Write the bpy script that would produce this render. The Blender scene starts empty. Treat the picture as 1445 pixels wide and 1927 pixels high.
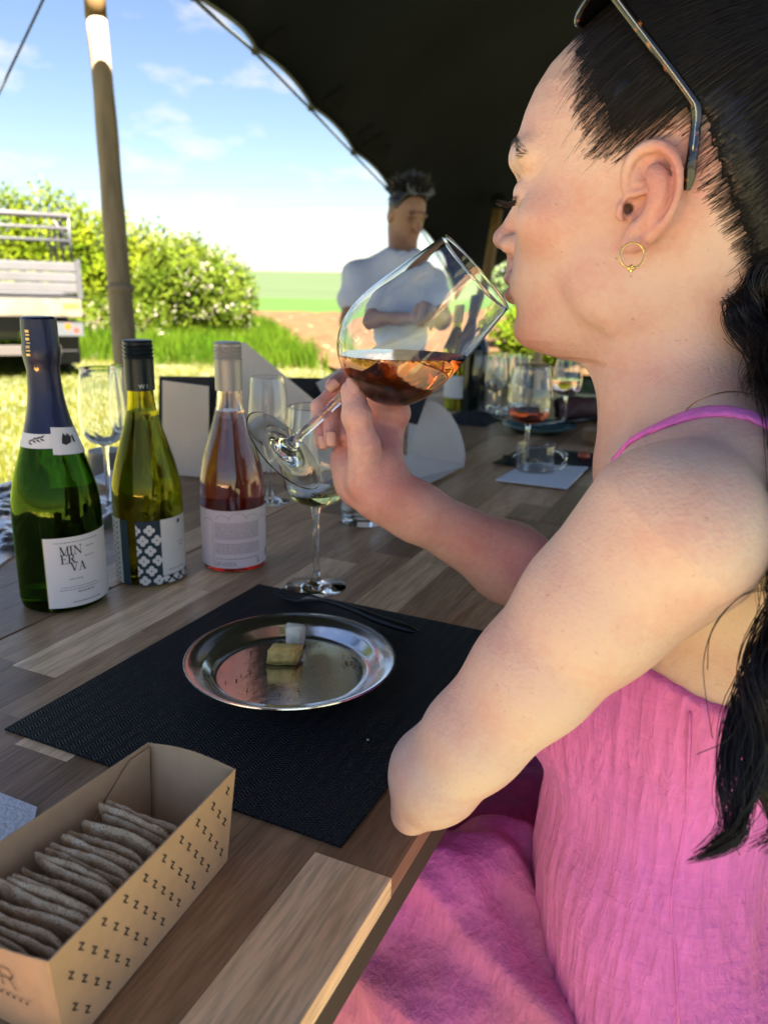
import bpy, bmesh, math, random
import numpy as np
from mathutils import Vector, Matrix, noise as mnoise
random.seed(7); rng = np.random.default_rng(7)
scn = bpy.context.scene
COL = scn.collection
PI = math.pi

# ------------------------------------------------------------------ camera
W0, H0, FPX = 1445.0, 1927.0, 1500.0
CAM = np.array([0.0, 0.0, 1.09]); PITCH = math.radians(16.225); ROLL = 0.022
_f = np.array([0, math.cos(PITCH), -math.sin(PITCH)])
_u0 = np.array([0, math.sin(PITCH), math.cos(PITCH)]); _r0 = np.array([1.0, 0, 0])
_r = _r0*math.cos(ROLL)+_u0*math.sin(ROLL); _u = -_r0*math.sin(ROLL)+_u0*math.cos(ROLL)
cd = bpy.data.cameras.new('camera'); cam = bpy.data.objects.new('camera', cd); COL.objects.link(cam)
cd.sensor_fit = 'VERTICAL'; cd.sensor_height = 24.0; cd.sensor_width = 18.0
cd.lens = FPX/H0*24.0; cd.clip_start = 0.02; cd.clip_end = 2000
cam.matrix_world = Matrix(((_r[0], _u[0], -_f[0], CAM[0]), (_r[1], _u[1], -_f[1], CAM[1]),
                           (_r[2], _u[2], -_f[2], CAM[2]), (0, 0, 0, 1)))
cd.dof.use_dof = True; cd.dof.focus_distance = 0.58; cd.dof.aperture_fstop = 5.8
scn.camera = cam

# ------------------------------------------------------------------ daylight
SUN_EL, SUN_AZ = math.radians(60), math.radians(152)      # azimuth measured from +Y towards +X
world = bpy.data.worlds.new('World'); scn.world = world; world.use_nodes = True
wn, wl = world.node_tree.nodes, world.node_tree.links
wn.clear()
w_out = wn.new('ShaderNodeOutputWorld'); w_bg = wn.new('ShaderNodeBackground')
sky = wn.new('ShaderNodeTexSky'); sky.sky_type = 'NISHITA'; sky.sun_disc = False
sky.sun_elevation = SUN_EL; sky.sun_rotation = SUN_AZ; sky.air_density = 1.0; sky.dust_density = 0.15; sky.ozone_density = 1.0
w_bg.inputs['Strength'].default_value = 0.05
# thin fair-weather cloud over the sky, added unseen overhead to whiten the light
tc = wn.new('ShaderNodeTexCoord'); mp = wn.new('ShaderNodeMapping'); mp.inputs['Scale'].default_value = (7, 7, 15)
mp.inputs['Location'].default_value = (0.35, 0.1, 0.62)
nz = wn.new('ShaderNodeTexNoise'); nz.inputs['Scale'].default_value = 1.15; nz.inputs['Detail'].default_value = 7; nz.inputs['Roughness'].default_value = 0.52
cr = wn.new('ShaderNodeValToRGB'); cr.color_ramp.elements[0].position = 0.53; cr.color_ramp.elements[1].position = 0.78
skc = wn.new('ShaderNodeVectorMath'); skc.operation = 'MULTIPLY'; skc.inputs[1].default_value = (0.20, 0.225, 0.257); wl.new(sky.outputs['Color'], skc.inputs[0])
sx = wn.new('ShaderNodeSeparateXYZ'); band = wn.new('ShaderNodeMapRange')
band.inputs['From Min'].default_value = 0.02; band.inputs['From Max'].default_value = 0.12
mul = wn.new('ShaderNodeMath'); mul.operation = 'MULTIPLY'
mx = wn.new('ShaderNodeMix'); mx.data_type = 'RGBA'; mx.inputs[7].default_value = (1.55, 1.52, 1.48, 1)
wl.new(tc.outputs['Generated'], mp.inputs['Vector']); wl.new(mp.outputs['Vector'], nz.inputs['Vector'])
wl.new(nz.outputs['Fac'], cr.inputs['Fac']); wl.new(tc.outputs['Generated'], sx.inputs['Vector'])
wl.new(sx.outputs['Z'], band.inputs['Value']); wl.new(cr.outputs['Color'], mul.inputs[0]); wl.new(band.outputs['Result'], mul.inputs[1])
wl.new(mul.outputs['Value'], mx.inputs[0]); wl.new(skc.outputs['Vector'], mx.inputs[6]); wl.new(mx.outputs[2], w_bg.inputs['Color'])
wl.new(w_bg.outputs['Background'], w_out.inputs['Surface'])
sl = bpy.data.lights.new('sun', 'SUN'); sl.energy = 5.0; sl.angle = math.radians(0.53); sl.color = (1.0, 0.95, 0.87)
sun = bpy.data.objects.new('sun', sl); COL.objects.link(sun); sun.location = (6, -8, 14)
_sd = Vector((math.sin(SUN_AZ)*math.cos(SUN_EL), math.cos(SUN_AZ)*math.cos(SUN_EL), math.sin(SUN_EL)))
sun.rotation_euler = _sd.to_track_quat('Z', 'Y').to_euler()
scn.view_settings.view_transform = 'Standard'; scn.view_settings.look = 'None'
scn.view_settings.gamma = 1.0; scn.view_settings.use_curve_mapping = False
scn.view_settings.exposure = 4.05
scn.view_settings.use_white_balance = True; scn.view_settings.white_balance_temperature = 7200; scn.view_settings.white_balance_tint = 14
scn.cycles.max_bounces = 28; scn.cycles.transmission_bounces = 28; scn.cycles.glossy_bounces = 6
scn.cycles.diffuse_bounces = 4; scn.cycles.transparent_max_bounces = 10
scn.cycles.caustics_refractive = True; scn.cycles.caustics_reflective = False; scn.cycles.blur_glossy = 0.6
scn.cycles.use_denoising = True; scn.cycles.sample_clamp_indirect = 6.0

# ------------------------------------------------------------------ helpers
def at(px, py, d):
    """world point seen at photo pixel (px,py) at depth d"""
    return CAM + d*(_f+_r*(px-W0/2)/FPX-_u*(py-H0/2)/FPX)
def at_z(px, py, z=0.75):
    v = _f+_r*(px-W0/2)/FPX-_u*(py-H0/2)/FPX
    return CAM+(z-CAM[2])/v[2]*v
def srgb(r, g, b):
    def c(x):
        x /= 255.0
        return x/12.92 if x <= 0.04045 else ((x+0.055)/1.055)**2.4
    return (c(r), c(g), c(b), 1.0)

def tag(o, label=None, cat=None, group=None, kind=None):
    if label: o['label'] = label
    if cat: o['category'] = cat
    if group: o['group'] = group
    if kind: o['kind'] = kind
    return o
def thing(name, loc, label, cat, group=None, rz=0.0):
    o = bpy.data.objects.new(name, None); COL.objects.link(o)
    o.location = [float(x) for x in loc]; o.rotation_euler = (0, 0, rz); o.empty_display_size = 0.05
    return tag(o, label, cat, group)
def root_of(p):
    while p.parent is not None: p = p.parent
    return p
def mesh_np(name, verts, faces, smooth=False, tri=None):
    """faces: (n,4) int array (quads) and/or tri: (m,3)"""
    me = bpy.data.meshes.new(name)
    v = np.asarray(verts, dtype=np.float32)
    me.vertices.add(len(v)); me.vertices.foreach_set('co', v.ravel())
    loops = []; starts = []; n = 0
    for fa in (faces, tri):
        if fa is None or len(fa) == 0: continue
        fa = np.asarray(fa, dtype=np.int32); k = fa.shape[1]
        starts.append(n+np.arange(len(fa), dtype=np.int32)*k); loops.append(fa.ravel()); n += fa.size
    loops = np.concatenate(loops); starts = np.concatenate(starts)
    me.loops.add(len(loops)); me.loops.foreach_set('vertex_index', loops)
    me.polygons.add(len(starts)); me.polygons.foreach_set('loop_start', starts)
    me.update(calc_edges=True); me.validate()
    if smooth: me.polygons.foreach_set('use_smooth', np.ones(len(me.polygons), dtype=bool))
    return me
def obj(name, me, m, parent=None, world=True):
    """link mesh; world=True: mesh given in world coordinates (parent things are unrotated)"""
    o = bpy.data.objects.new(name, me); COL.objects.link(o)
    if m is not None and len(me.materials) == 0: me.materials.append(m)
    if parent is not None:
        o.parent = parent
        if world:
            l = np.zeros(3); p = parent
            while p is not None: l += np.array(p.location); p = p.parent
            o.location = tuple(-l)
    return o
def bm_mesh(bm, name, smooth=False):
    bmesh.ops.recalc_face_normals(bm, faces=bm.faces)
    me = bpy.data.meshes.new(name); bm.to_mesh(me); bm.free()
    if smooth: me.polygons.foreach_set('use_smooth', np.ones(len(me.polygons), dtype=bool))
    return me
def add_box(bm, c, s, R=None, bevel=0.0):
    r = bmesh.ops.create_cube(bm, size=1.0); vs = r['verts']
    M = Matrix.Translation(Vector([float(x) for x in c])) @ (R.to_4x4() if R is not None else Matrix.Identity(4)) @ Matrix.Diagonal((s[0], s[1], s[2], 1))
    bmesh.ops.transform(bm, matrix=M, verts=vs)
    if bevel > 0:
        es = list({e for v in vs for e in v.link_edges})
        bmesh.ops.bevel(bm, geom=es, offset=bevel, segments=2, profile=0.7, affect='EDGES')
def box_mesh(name, c, s, R=None, bevel=0.0):
    bm = bmesh.new(); add_box(bm, c, s, R, bevel); return bm_mesh(bm, name)
def lathe(profile, seg=48, c=(0, 0, 0), axis=None):
    """profile [(r,z)...] -> verts, quads (+ tri fans folded as quads)"""
    pr = np.array(profile, float); n = len(pr)
    a = np.linspace(0, 2*PI, seg, endpoint=False)
    V = np.stack([pr[:, None, 0]*np.cos(a), pr[:, None, 0]*np.sin(a), np.repeat(pr[:, 1:2], seg, 1)], -1).reshape(-1, 3)
    i = np.arange(n-1)[:, None]*seg; j = np.arange(seg)[None]; k = (j+1) % seg
    Fq = np.stack([i+j, i+k, i+seg+k, i+seg+j], -1).reshape(-1, 4)
    if axis is not None:
        z = np.array(axis, float); z /= np.linalg.norm(z)
        x = np.cross([0, 0, 1.0], z); x = x/np.linalg.norm(x) if np.linalg.norm(x) > 1e-6 else np.array([1.0, 0, 0]); y = np.cross(z, x)
        V = V @ np.stack([x, y, z])
    return V+np.array(c, float), Fq
def lathe_mesh(name, profile, seg=48, c=(0, 0, 0), axis=None, smooth=True):
    V, Fq = lathe(profile, seg, c, axis)
    bm = bmesh.new(); vs = [bm.verts.new(v) for v in V]
    for q in Fq:
        try: bm.faces.new([vs[i] for i in q])
        except ValueError: pass
    bmesh.ops.remove_doubles(bm, verts=bm.verts, dist=1e-6)
    bmesh.ops.dissolve_degenerate(bm, dist=1e-7, edges=bm.edges)
    me = bm_mesh(bm, name, smooth)
    if smooth: me.set_sharp_from_angle(angle=math.radians(32))
    return me
def spline(pts, n):
    """Catmull-Rom resample"""
    p = np.array(pts, float); q = np.vstack([2*p[0]-p[1], p, 2*p[-1]-p[-2]])
    t = np.linspace(0, len(p)-1, n); i = np.minimum(t.astype(int), len(p)-2); u = (t-i)[:, None]
    a, b, c, d = q[i], q[i+1], q[i+2], q[i+3]
    return 0.5*((2*b)+(-a+c)*u+(2*a-5*b+4*c-d)*u*u+(-a+3*b-3*c+d)*u**3)
def tubes(paths, radii, sides=3):
    """paths (N,K,3), radii (K,) or (N,K) -> verts, quads"""
    P = np.asarray(paths, float); N, K, _ = P.shape
    T = np.gradient(P, axis=1); T /= np.linalg.norm(T, axis=2, keepdims=True)+1e-12
    ref = np.where(np.abs(T[:, :1, 2:3]) > 0.9, np.array([[[1.0, 0, 0]]]), np.array([[[0, 0, 1.0]]]))
    A = np.cross(np.broadcast_to(ref, T.shape), T); A /= np.linalg.norm(A, axis=2, keepdims=True)+1e-12
    B = np.cross(T, A)
    rr = np.broadcast_to(np.asarray(radii, float), (N, K))[..., None, None]
    an = np.linspace(0, 2*PI, sides, endpoint=False)
    V = P[:, :, None]+rr*(A[:, :, None]*np.cos(an)[None, None, :, None]+B[:, :, None]*np.sin(an)[None, None, :, None])
    idx = np.arange(N*K*sides).reshape(N, K, sides)
    a = idx[:, :-1]; b = idx[:, 1:]
    Fq = np.stack([a, np.roll(a, -1, 2), np.roll(b, -1, 2), b], -1).reshape(-1, 4)
    return V.reshape(-1, 3), Fq
def tube_mesh(name, pts, r, sides=10, smooth=True, caps=True):
    pts = np.array(pts, float); V, Fq = tubes(pts[None], np.broadcast_to(np.asarray(r, float), (len(pts),)), sides)
    me_tri = []
    if caps:
        n = len(pts); V = np.vstack([V, pts[0], pts[-1]]); a = len(V)-2
        for k in range(sides):
            me_tri.append((a, (k+1) % sides, k)); me_tri.append((a+1, (n-1)*sides+k, (n-1)*sides+(k+1) % sides))
    return mesh_np(name, V, Fq, smooth, np.array(me_tri) if caps else None)
def plate_poly(name, pts, th, n=None):
    """flat polygon (world pts) given a thickness"""
    p = [Vector([float(x) for x in q]) for q in pts]
    if n is None: n = (p[1]-p[0]).cross(p[2]-p[0]).normalized()
    bm = bmesh.new(); a = [bm.verts.new(q) for q in p]; b = [bm.verts.new(q-n*th) for q in p]
    bm.faces.new(a); bm.faces.new(b[::-1])
    for i in range(len(p)):
        j = (i+1) % len(p); bm.faces.new((a[i], b[i], b[j], a[j]))
    return bm_mesh(bm, name)
def join_np(parts):
    """[(V,F)...] -> V,F"""
    Vs, Fs, n = [], [], 0
    for V, Fq in parts: Vs.append(V); Fs.append(np.asarray(Fq)+n); n += len(V)
    return np.vstack(Vs), np.vstack(Fs)

# ------------------------------------------------------------------ materials
MATS = {}
def mat(name, color=(0.5, 0.5, 0.5, 1), rough=0.6, metal=0.0, spec=0.5, trans=0.0, ior=1.45, bump=0.0, bscale=40.0, var=0.0, vscale=6.0, bdetail=4, coat=0.0, stretch=(1, 1, 1), sheen=0.0):
    if name in MATS: return MATS[name]
    m = bpy.data.materials.new(name); m.use_nodes = True; MATS[name] = m
    nt = m.node_tree; p = nt.nodes['Principled BSDF']
    col = tuple(color) if len(color) == 4 else tuple(color)+(1,)
    p.inputs['Base Color'].default_value = col; p.inputs['Roughness'].default_value = rough; p.inputs['Metallic'].default_value = metal
    p.inputs['Specular IOR Level'].default_value = spec; p.inputs['IOR'].default_value = ior; p.inputs['Transmission Weight'].default_value = trans
    p.inputs['Coat Weight'].default_value = coat; p.inputs['Sheen Weight'].default_value = sheen
    if bump or var:
        t = nt.nodes.new('ShaderNodeTexCoord'); mpn = nt.nodes.new('ShaderNodeMapping'); mpn.inputs['Scale'].default_value = stretch
        nt.links.new(t.outputs['Object'], mpn.inputs['Vector'])
    if var:
        n = nt.nodes.new('ShaderNodeTexNoise'); n.inputs['Scale'].default_value = vscale; n.inputs['Detail'].default_value = 5
        nt.links.new(mpn.outputs['Vector'], n.inputs['Vector'])
        mr = nt.nodes.new('ShaderNodeMapRange'); mr.inputs['From Min'].default_value = 0.3; mr.inputs['From Max'].default_value = 0.7
        mr.inputs['To Min'].default_value = 1-var; mr.inputs['To Max'].default_value = 1+var
        nt.links.new(n.outputs['Fac'], mr.inputs['Value'])
        vm = nt.nodes.new('ShaderNodeVectorMath'); vm.operation = 'SCALE'; vm.inputs[0].default_value = col[:3]
        nt.links.new(mr.outputs['Result'], vm.inputs['Scale']); nt.links.new(vm.outputs['Vector'], p.inputs['Base Color'])
    if bump:
        n2 = nt.nodes.new('ShaderNodeTexNoise'); n2.inputs['Scale'].default_value = bscale; n2.inputs['Detail'].default_value = bdetail
        nt.links.new(mpn.outputs['Vector'], n2.inputs['Vector'])
        b = nt.nodes.new('ShaderNodeBump'); b.inputs['Strength'].default_value = bump; b.inputs['Distance'].default_value = 0.01
        nt.links.new(n2.outputs['Fac'], b.inputs['Height']); nt.links.new(b.outputs['Normal'], p.inputs['Normal'])
    return m
def glass_mat(name, color=(1, 1, 1, 1), rough=0.0, ior=1.5):
    if name in MATS: return MATS[name]
    m = bpy.data.materials.new(name); m.use_nodes = True; MATS[name] = m
    nt = m.node_tree; nt.nodes.remove(nt.nodes['Principled BSDF'])
    g = nt.nodes.new('ShaderNodeBsdfGlass'); g.inputs['Color'].default_value = tuple(color) if len(color) == 4 else tuple(color)+(1,)
    g.inputs['Roughness'].default_value = rough; g.inputs['IOR'].default_value = ior
    nt.links.new(g.outputs['BSDF'], nt.nodes['Material Output'].inputs['Surface'])
    return m
def leaf_mat(name, c1, c2, scale=3.0, trans=0.35):
    """leaf colour varies leaf by leaf and clump by clump; light passes through"""
    if name in MATS: return MATS[name]
    m = bpy.data.materials.new(name); m.use_nodes = True; MATS[name] = m
    nt = m.node_tree; nt.nodes.remove(nt.nodes['Principled BSDF'])
    t = nt.nodes.new('ShaderNodeTexCoord'); n = nt.nodes.new('ShaderNodeTexNoise'); n.inputs['Scale'].default_value = scale; n.inputs['Detail'].default_value = 6
    nt.links.new(t.outputs['Object'], n.inputs['Vector'])
    r = nt.nodes.new('ShaderNodeValToRGB'); r.color_ramp.elements[0].position = 0.34; r.color_ramp.elements[1].position = 0.66
    r.color_ramp.elements[0].color = tuple(c1)+(1,); r.color_ramp.elements[1].color = tuple(c2)+(1,)
    nt.links.new(n.outputs['Fac'], r.inputs['Fac'])
    d = nt.nodes.new('ShaderNodeBsdfDiffuse'); tr = nt.nodes.new('ShaderNodeBsdfTranslucent'); ms = nt.nodes.new('ShaderNodeMixShader')
    ms.inputs['Fac'].default_value = trans
    nt.links.new(r.outputs['Color'], d.inputs['Color']); nt.links.new(r.outputs['Color'], tr.inputs['Color'])
    nt.links.new(d.outputs['BSDF'], ms.inputs[1]); nt.links.new(tr.outputs['BSDF'], ms.inputs[2])
    nt.links.new(ms.outputs['Shader'], nt.nodes['Material Output'].inputs['Surface'])
    return m
# ================================================================== SETTING
def grid_sheet(name, xs, ys, zf, m):
    X, Y = np.meshgrid(xs, ys); Zv = zf(X, Y)
    V = np.stack([X, Y, Zv], -1).reshape(-1, 3); nx, ny = len(xs), len(ys)
    i = np.arange(ny-1)[:, None]*nx+np.arange(nx-1)[None]
    Fq = np.stack([i, i+1, i+nx+1, i+nx], -1).reshape(-1, 4)
    return obj(name, mesh_np(name, V, Fq, True), m)
m_lawn = mat('lawn_turf', (0.080, 0.083, 0.047, 1), 0.95, spec=0.15, bump=0.6, bscale=60, var=0.35, vscale=1.6)
g = grid_sheet('ground', np.linspace(-60, 60, 40), np.concatenate([np.linspace(-15, 26, 30), np.linspace(30, 46, 4)]), lambda X, Y: 0*X, m_lawn); tag(g, kind='structure')
# ploughed field to the right of the verge
m_soil = mat('ploughed_soil', (0.050, 0.0285, 0.0135, 1), 0.95, spec=0.1, bump=1.0, bscale=9, var=0.3, vscale=3.0, stretch=(1, 1, 1))
def field_left(y): return -0.62-(y-9.6)*0.235
ys = np.linspace(9.6, 27, 60); u = np.linspace(0, 1, 60)
V = np.array([[field_left(y)+uu*(30-field_left(y)), y, 0.03+0.035*math.sin((y*0.3+uu*40)*5)+0.02*mnoise.noise((uu*90, y*3, 0))] for y in ys for uu in u])
i = np.arange(59)[:, None]*60+np.arange(59)[None]
fld = obj('ploughed_field', mesh_np('ploughed_field', V, np.stack([i, i+1, i+61, i+60], -1).reshape(-1, 4), True), m_soil); tag(fld, kind='structure')
crop = grid_sheet('crop_field', np.linspace(-60, 70, 30), np.linspace(27, 46, 8), lambda X, Y: 0.012+0*X, mat('young_crop', (0.016, 0.042, 0.005, 1), 0.9, spec=0.2, bump=0.8, bscale=12, var=0.25, vscale=0.5)); tag(crop, kind='structure')
hill = grid_sheet('hill', np.linspace(-300, 300, 40), np.linspace(46, 420, 30), lambda X, Y: 0.02+3.2*np.clip((Y-46)/250, 0, 1)**1.15+0.5*np.sin(X*0.012+0.6)*np.clip((Y-46)/200, 0, 1), mat('pale_pasture', (0.026, 0.040, 0.019, 1), 0.95, spec=0.1, var=0.12, vscale=0.05)); tag(hill, kind='structure')

# ---- grass blades
def blades(name, xy, h, w, m, z0=0.0, lean=0.35):
    n = len(xy); a = rng.uniform(0, 2*PI, n); la = rng.uniform(0, 2*PI, n); hh = h*rng.uniform(0.6, 1.25, n); ln = lean*hh*rng.uniform(0.2, 1.0, n)
    b = np.column_stack([xy, np.full(n, z0)]); dx = np.column_stack([np.cos(a), np.sin(a), 0*a])*(w/2)
    mid = b+np.column_stack([np.cos(la)*ln*0.3, np.sin(la)*ln*0.3, hh*0.6]); tip = b+np.column_stack([np.cos(la)*ln, np.sin(la)*ln, hh])
    V = np.stack([b-dx, b+dx, mid+dx*0.7, mid-dx*0.7, tip], 1).reshape(-1, 3)
    k = np.arange(n)[:, None]*5
    return mesh_np(name, V, k+np.array([[0, 1, 2, 3]]), False, k+np.array([[3, 2, 4]]))
m_grass = leaf_mat('grass_blade', (0.065, 0.085, 0.008), (0.13, 0.13, 0.020), 1.2, 0.45)
m_tall = leaf_mat('tall_grass_blade', (0.026, 0.066, 0.005), (0.065, 0.112, 0.009), 1.5, 0.45)
r_ = rng.random((42000, 2)); yy = 3.4+7.6*r_[:, 0]**1.1; xx = -0.55*yy+(r_[:, 1])*(0.62*yy)-0.1
o = obj('lawn_grass', blades('lawn_grass', np.column_stack([xx, yy]), 0.045, 0.009, m_grass), m_grass); tag(o, 'short mown yellow green lawn grass beyond the table', 'grass', kind='stuff')
pts = []
while len(pts) < 26000:
    y = random.uniform(9.4, 18.5); x = random.uniform(-9, 0.3)
    if x < field_left(y)-0.05+0.2*mnoise.noise((x, y, 3)) and y > 9.9+0.5*mnoise.noise((x*0.7, 0, 1))+max(0, -1.2-x)*0.16: pts.append((x, y))
o = obj('tall_grass', blades('tall_grass', np.array(pts), 0.30, 0.014, m_tall, lean=0.6), m_tall); tag(o, 'tall bright green grass on the verge beside the ploughed field', 'grass', kind='stuff')
r_ = rng.random((9000, 2)); yy = 3+7.5*r_[:, 0]; xx = 0.5+r_[:, 1]*(0.9*yy)
o = obj('meadow_grass', blades('meadow_grass', np.column_stack([xx, yy]), 0.08, 0.011, m_tall), m_tall); tag(o, 'rough green grass under the hedge beyond the far end of the tables', 'grass', kind='stuff')

# ---- shrubs and hedges built leaf by leaf
def leaf_cloud(blobs, n, size, jitter=0.12, shell=0.55, zmin=0.05):
    """blobs: (cx,cy,cz,rx,ry,rz); leaves sit in the outer shell of the lumpy volume"""
    w = np.array([b[3]*b[5]+b[4]*b[5] for b in blobs]); w = w/w.sum(); C, N = [], []
    for b, k in zip(blobs, (w*n).astype(int)):
        v = rng.normal(size=(k, 3)); v /= np.linalg.norm(v, axis=1, keepdims=True)
        lump = np.array([mnoise.noise((q[0]*2.3+b[0], q[1]*2.3+b[1], q[2]*2.3+b[2]))+0.6*mnoise.noise((q[0]*6+b[1], q[1]*6, q[2]*6)) for q in v])
        rad = (shell+(1-shell)*rng.random(k)**0.6)*(1+0.30*lump)
        C.append(np.array(b[:3])+v*rad[:, None]*np.array(b[3:])); N.append(v)
    C = np.vstack(C); N = np.vstack(N); ok = C[:, 2] > zmin; C, N = C[ok], N[ok]
    N = N*0.7+rng.normal(size=N.shape)*0.6+np.array([0, 0, 0.35]); N /= np.linalg.norm(N, axis=1, keepdims=True)
    return C+rng.normal(size=C.shape)*jitter*0.3, N
def leaf_mesh(name, C, N, size):
    k = len(C); t = np.cross(N, rng.normal(size=N.shape)); t /= np.linalg.norm(t, axis=1, keepdims=True); b = np.cross(N, t)
    s = size*rng.uniform(0.6, 1.3, k)[:, None]
    V = np.stack([C-t*s*0.5, C+b*s*0.28+N*s*0.06, C+t*s*0.5, C-b*s*0.28+N*s*0.06], 1).reshape(-1, 3)
    return mesh_np(name, V, np.arange(k*4).reshape(-1, 4))
m_wood_stem = mat('stem_bark', (0.09, 0.065, 0.045, 1), 0.9, var=0.3, vscale=20)
def shrub(name, label, cat, base, blobs, n, size, m, stems=5, group=None):
    t = thing(name, base, label, cat, group)
    C, N = leaf_cloud(blobs, n, size); obj('foliage', leaf_mesh('foliage', C, N, size), m, t)
    ps = []
    for k in range(stems):
        b = blobs[k % len(blobs)]; x0, y0 = b[0]+random.uniform(-.3, .3)*b[3], b[1]+random.uniform(-.2, .2)*b[4]
        ps.append(spline([(x0, y0, -0.02), (x0+random.uniform(-.12, .12), y0+random.uniform(-.1, .1), b[2]*0.55), (b[0]+random.uniform(-.6, .6)*b[3], b[1]+random.uniform(-.4, .4)*b[4], b[2]+0.35*b[5])], 9))
    for q in ps: obj('stem', tube_mesh('stem', q, np.linspace(0.035, 0.008, 9), 5), m_wood_stem, t)
    return t, C, N
m_hedge = leaf_mat('hedge_leaf', (0.035, 0.070, 0.004), (0.12, 0.148, 0.011), 2.2, 0.4)
m_haw = leaf_mat('hawthorn_leaf', (0.032, 0.064, 0.006), (0.10, 0.135, 0.016), 3.0, 0.4)
m_blos = mat('hawthorn_blossom', (0.20, 0.185, 0.14, 1), 0.8)
hb = []
for x, top in ((-9.6, 2.6), (-8.3, 2.7), (-7.1, 2.66), (-6.0, 2.56), (-5.0, 2.22), (-4.15, 1.9)):
    hb.append((x, 15.0+0.2*random.uniform(-1, 1), top*0.5, 0.95, 0.9, top*0.5))
    hb.append((x+0.5, 14.7, top*0.32, 0.8, 0.8, top*0.33))
shrub('hedge', 'long dense bright green hedge behind the flatbed truck', 'hedge', (-6.8, 15, 0), hb, 46000, 0.10, m_hedge, 10)
hw = [(-3.40, 14.0, 0.92, 0.72, 0.7, 0.85), (-2.80, 13.9, 0.75, 0.58, 0.6, 0.78), (-3.8, 14.1, 0.75, 0.6, 0.6, 0.7)]
t, C, N = shrub('hawthorn_bush', 'hawthorn bush dotted with white blossom at the end of the hedge', 'bush', (-3.1, 14, 0), hw, 17000, 0.075, m_haw, 6)
pick = rng.permutation(len(C))[:260]; pick = [k for k in pick if C[k][1] < 14.15 and C[k][0] > -3.6 or random.random() < 0.12]
cc = np.repeat(C[pick], 9, 0)+rng.normal(size=(len(pick)*9, 3))*0.055
nn = rng.normal(size=cc.shape)+np.array([0, -0.8, 0.5]); nn /= np.linalg.norm(nn, axis=1, keepdims=True)
obj('blossom', leaf_mesh('blossom', cc, nn, 0.05), m_blos, t)
lw = [(-4.7, 13.1, 0.35, 0.5, 0.4, 0.5), (-3.9, 12.9, 0.3, 0.45, 0.4, 0.42)]
t, C, N = shrub('cow_parsley', 'low white flowering hedgerow plant in front of the hedge', 'plant', (-4.3, 13, 0), lw, 2600, 0.06, m_haw, 6)
pick = rng.permutation(len(C))[:70]; cc = np.repeat(C[pick], 7, 0)+rng.normal(size=(len(pick)*7, 3))*0.04
nn = rng.normal(size=cc.shape)+np.array([0, -0.5, 0.9]); nn /= np.linalg.norm(nn, axis=1, keepdims=True)
obj('blossom', leaf_mesh('blossom', cc, nn, 0.04), m_blos, t)
m_rh = leaf_mat('lime_leaf', (0.04, 0.088, 0.005), (0.125, 0.17, 0.016), 2.5, 0.5)
def wp(px, py, d): return tuple(at(px, py, d))
rb = []
for px, py, d, r1, r2 in ((1000, 650, 11.2, .55, .45), (1080, 690, 10.8, .7, .6), (1160, 660, 11.0, 1.0, .85), (1020, 690, 10.6, .5, .45), (1260, 640, 11.2, 1.1, 1.1), (1410, 620, 11.2, 1.1, 1.1)):
    q = at(px, py, d); rb.append((q[0], q[1], max(q[2], r2*0.9), r1, r1*0.8, r2))
shrub('shrub', 'lime green leafy shrub beyond the far end of the tables, right of the ploughed field', 'bush', (rb[2][0], rb[2][1], 0), rb, 26000, 0.10, m_rh, 8)
tb = []
for px, py, d, r1, r2 in ((975, 520, 13, .6, .42), (1060, 470, 13, .95, .8), (1180, 480, 13, 1.2, .9), (1420, 560, 13, 1.2, .9)):
    q = at(px, py, d); tb.append((q[0], q[1], q[2], r1, r1*0.7, r2))
m_pale = leaf_mat('pale_leaf', (0.07, 0.125, 0.042), (0.17, 0.22, 0.10), 2.5, 0.5)
shrub('tree', 'pale green tree seen past the far pole under the tent edge', 'tree', (tb[1][0], tb[1][1], 0), tb, 9000, 0.12, m_pale, 4)

# ---- overhead wires far off
m_wire = mat('wire_grey', (0.03, 0.034, 0.04, 1), 0.8)
for py0, py1 in ((344, 331), (378, 374)):
    a, b = at(-700, py0+14, 70), at(1300, py1-4, 70)
    sag = [a+(b-a)*k/20+np.array([0, 0, -0.35*math.sin(PI*k/20)]) for k in range(21)]
    o = obj('power_line', tube_mesh('power_line', sag, 0.018, 5), m_wire)
    tag(o, ('higher' if py0 < 350 else 'lower')+' of the two thin power lines crossing the pale sky', 'power line', 'power lines in the sky')

# ---- stretch tent
m_canopy = mat('canopy_lining', (0.0055, 0.0075, 0.010, 1), 0.9, spec=0.12, bump=0.25, bscale=350, var=0.3, vscale=1.5)
m_hem = mat('canopy_hem', (0.10, 0.11, 0.10, 1), 0.8)
m_rope = mat('tent_rope', (0.055, 0.065, 0.065, 1), 0.8, bump=0.4, bscale=300)
key = [(362, -6, 2.95), (478, 97, 3.5), (583, 204, 4.15), (663, 288, 4.95), (731, 359, 5.8), (790, 430, 6.6), (832, 500, 7.2), (858, 566, 7.6)]
ropek = [np.array((-0.55, -0.75, 2.45)), np.array((-0.78, 0.7, 2.45)), np.array((-1.22, 2.0, 2.45)), np.array((-1.20, 2.85, 2.42))]+[at(*q) for q in key]
nseg = 14; rope = [];
rp = spline(ropek, (len(ropek)-1)*nseg+1)
ins = np.array([0.75, 0.25, 0.62]); edge = []
for k, q in enumerate(rp):
    s = (k % nseg)/nseg; edge.append(q+ins*(0.010+0.030*(4*s*(1-s))**0.8*(1 if k < (len(ropek)-2)*nseg else 0.4)))
edge = np.array(edge); nu = len(edge); nv = 34
Bc = [edge[-1], at(884, 526, 7.75), at(925, 505, 7.9), at(962, 483, 8.0), at(1010, 440, 8.1), at(1120, 330, 8.3), np.array((4.6, 8.4, 2.5))]
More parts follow.
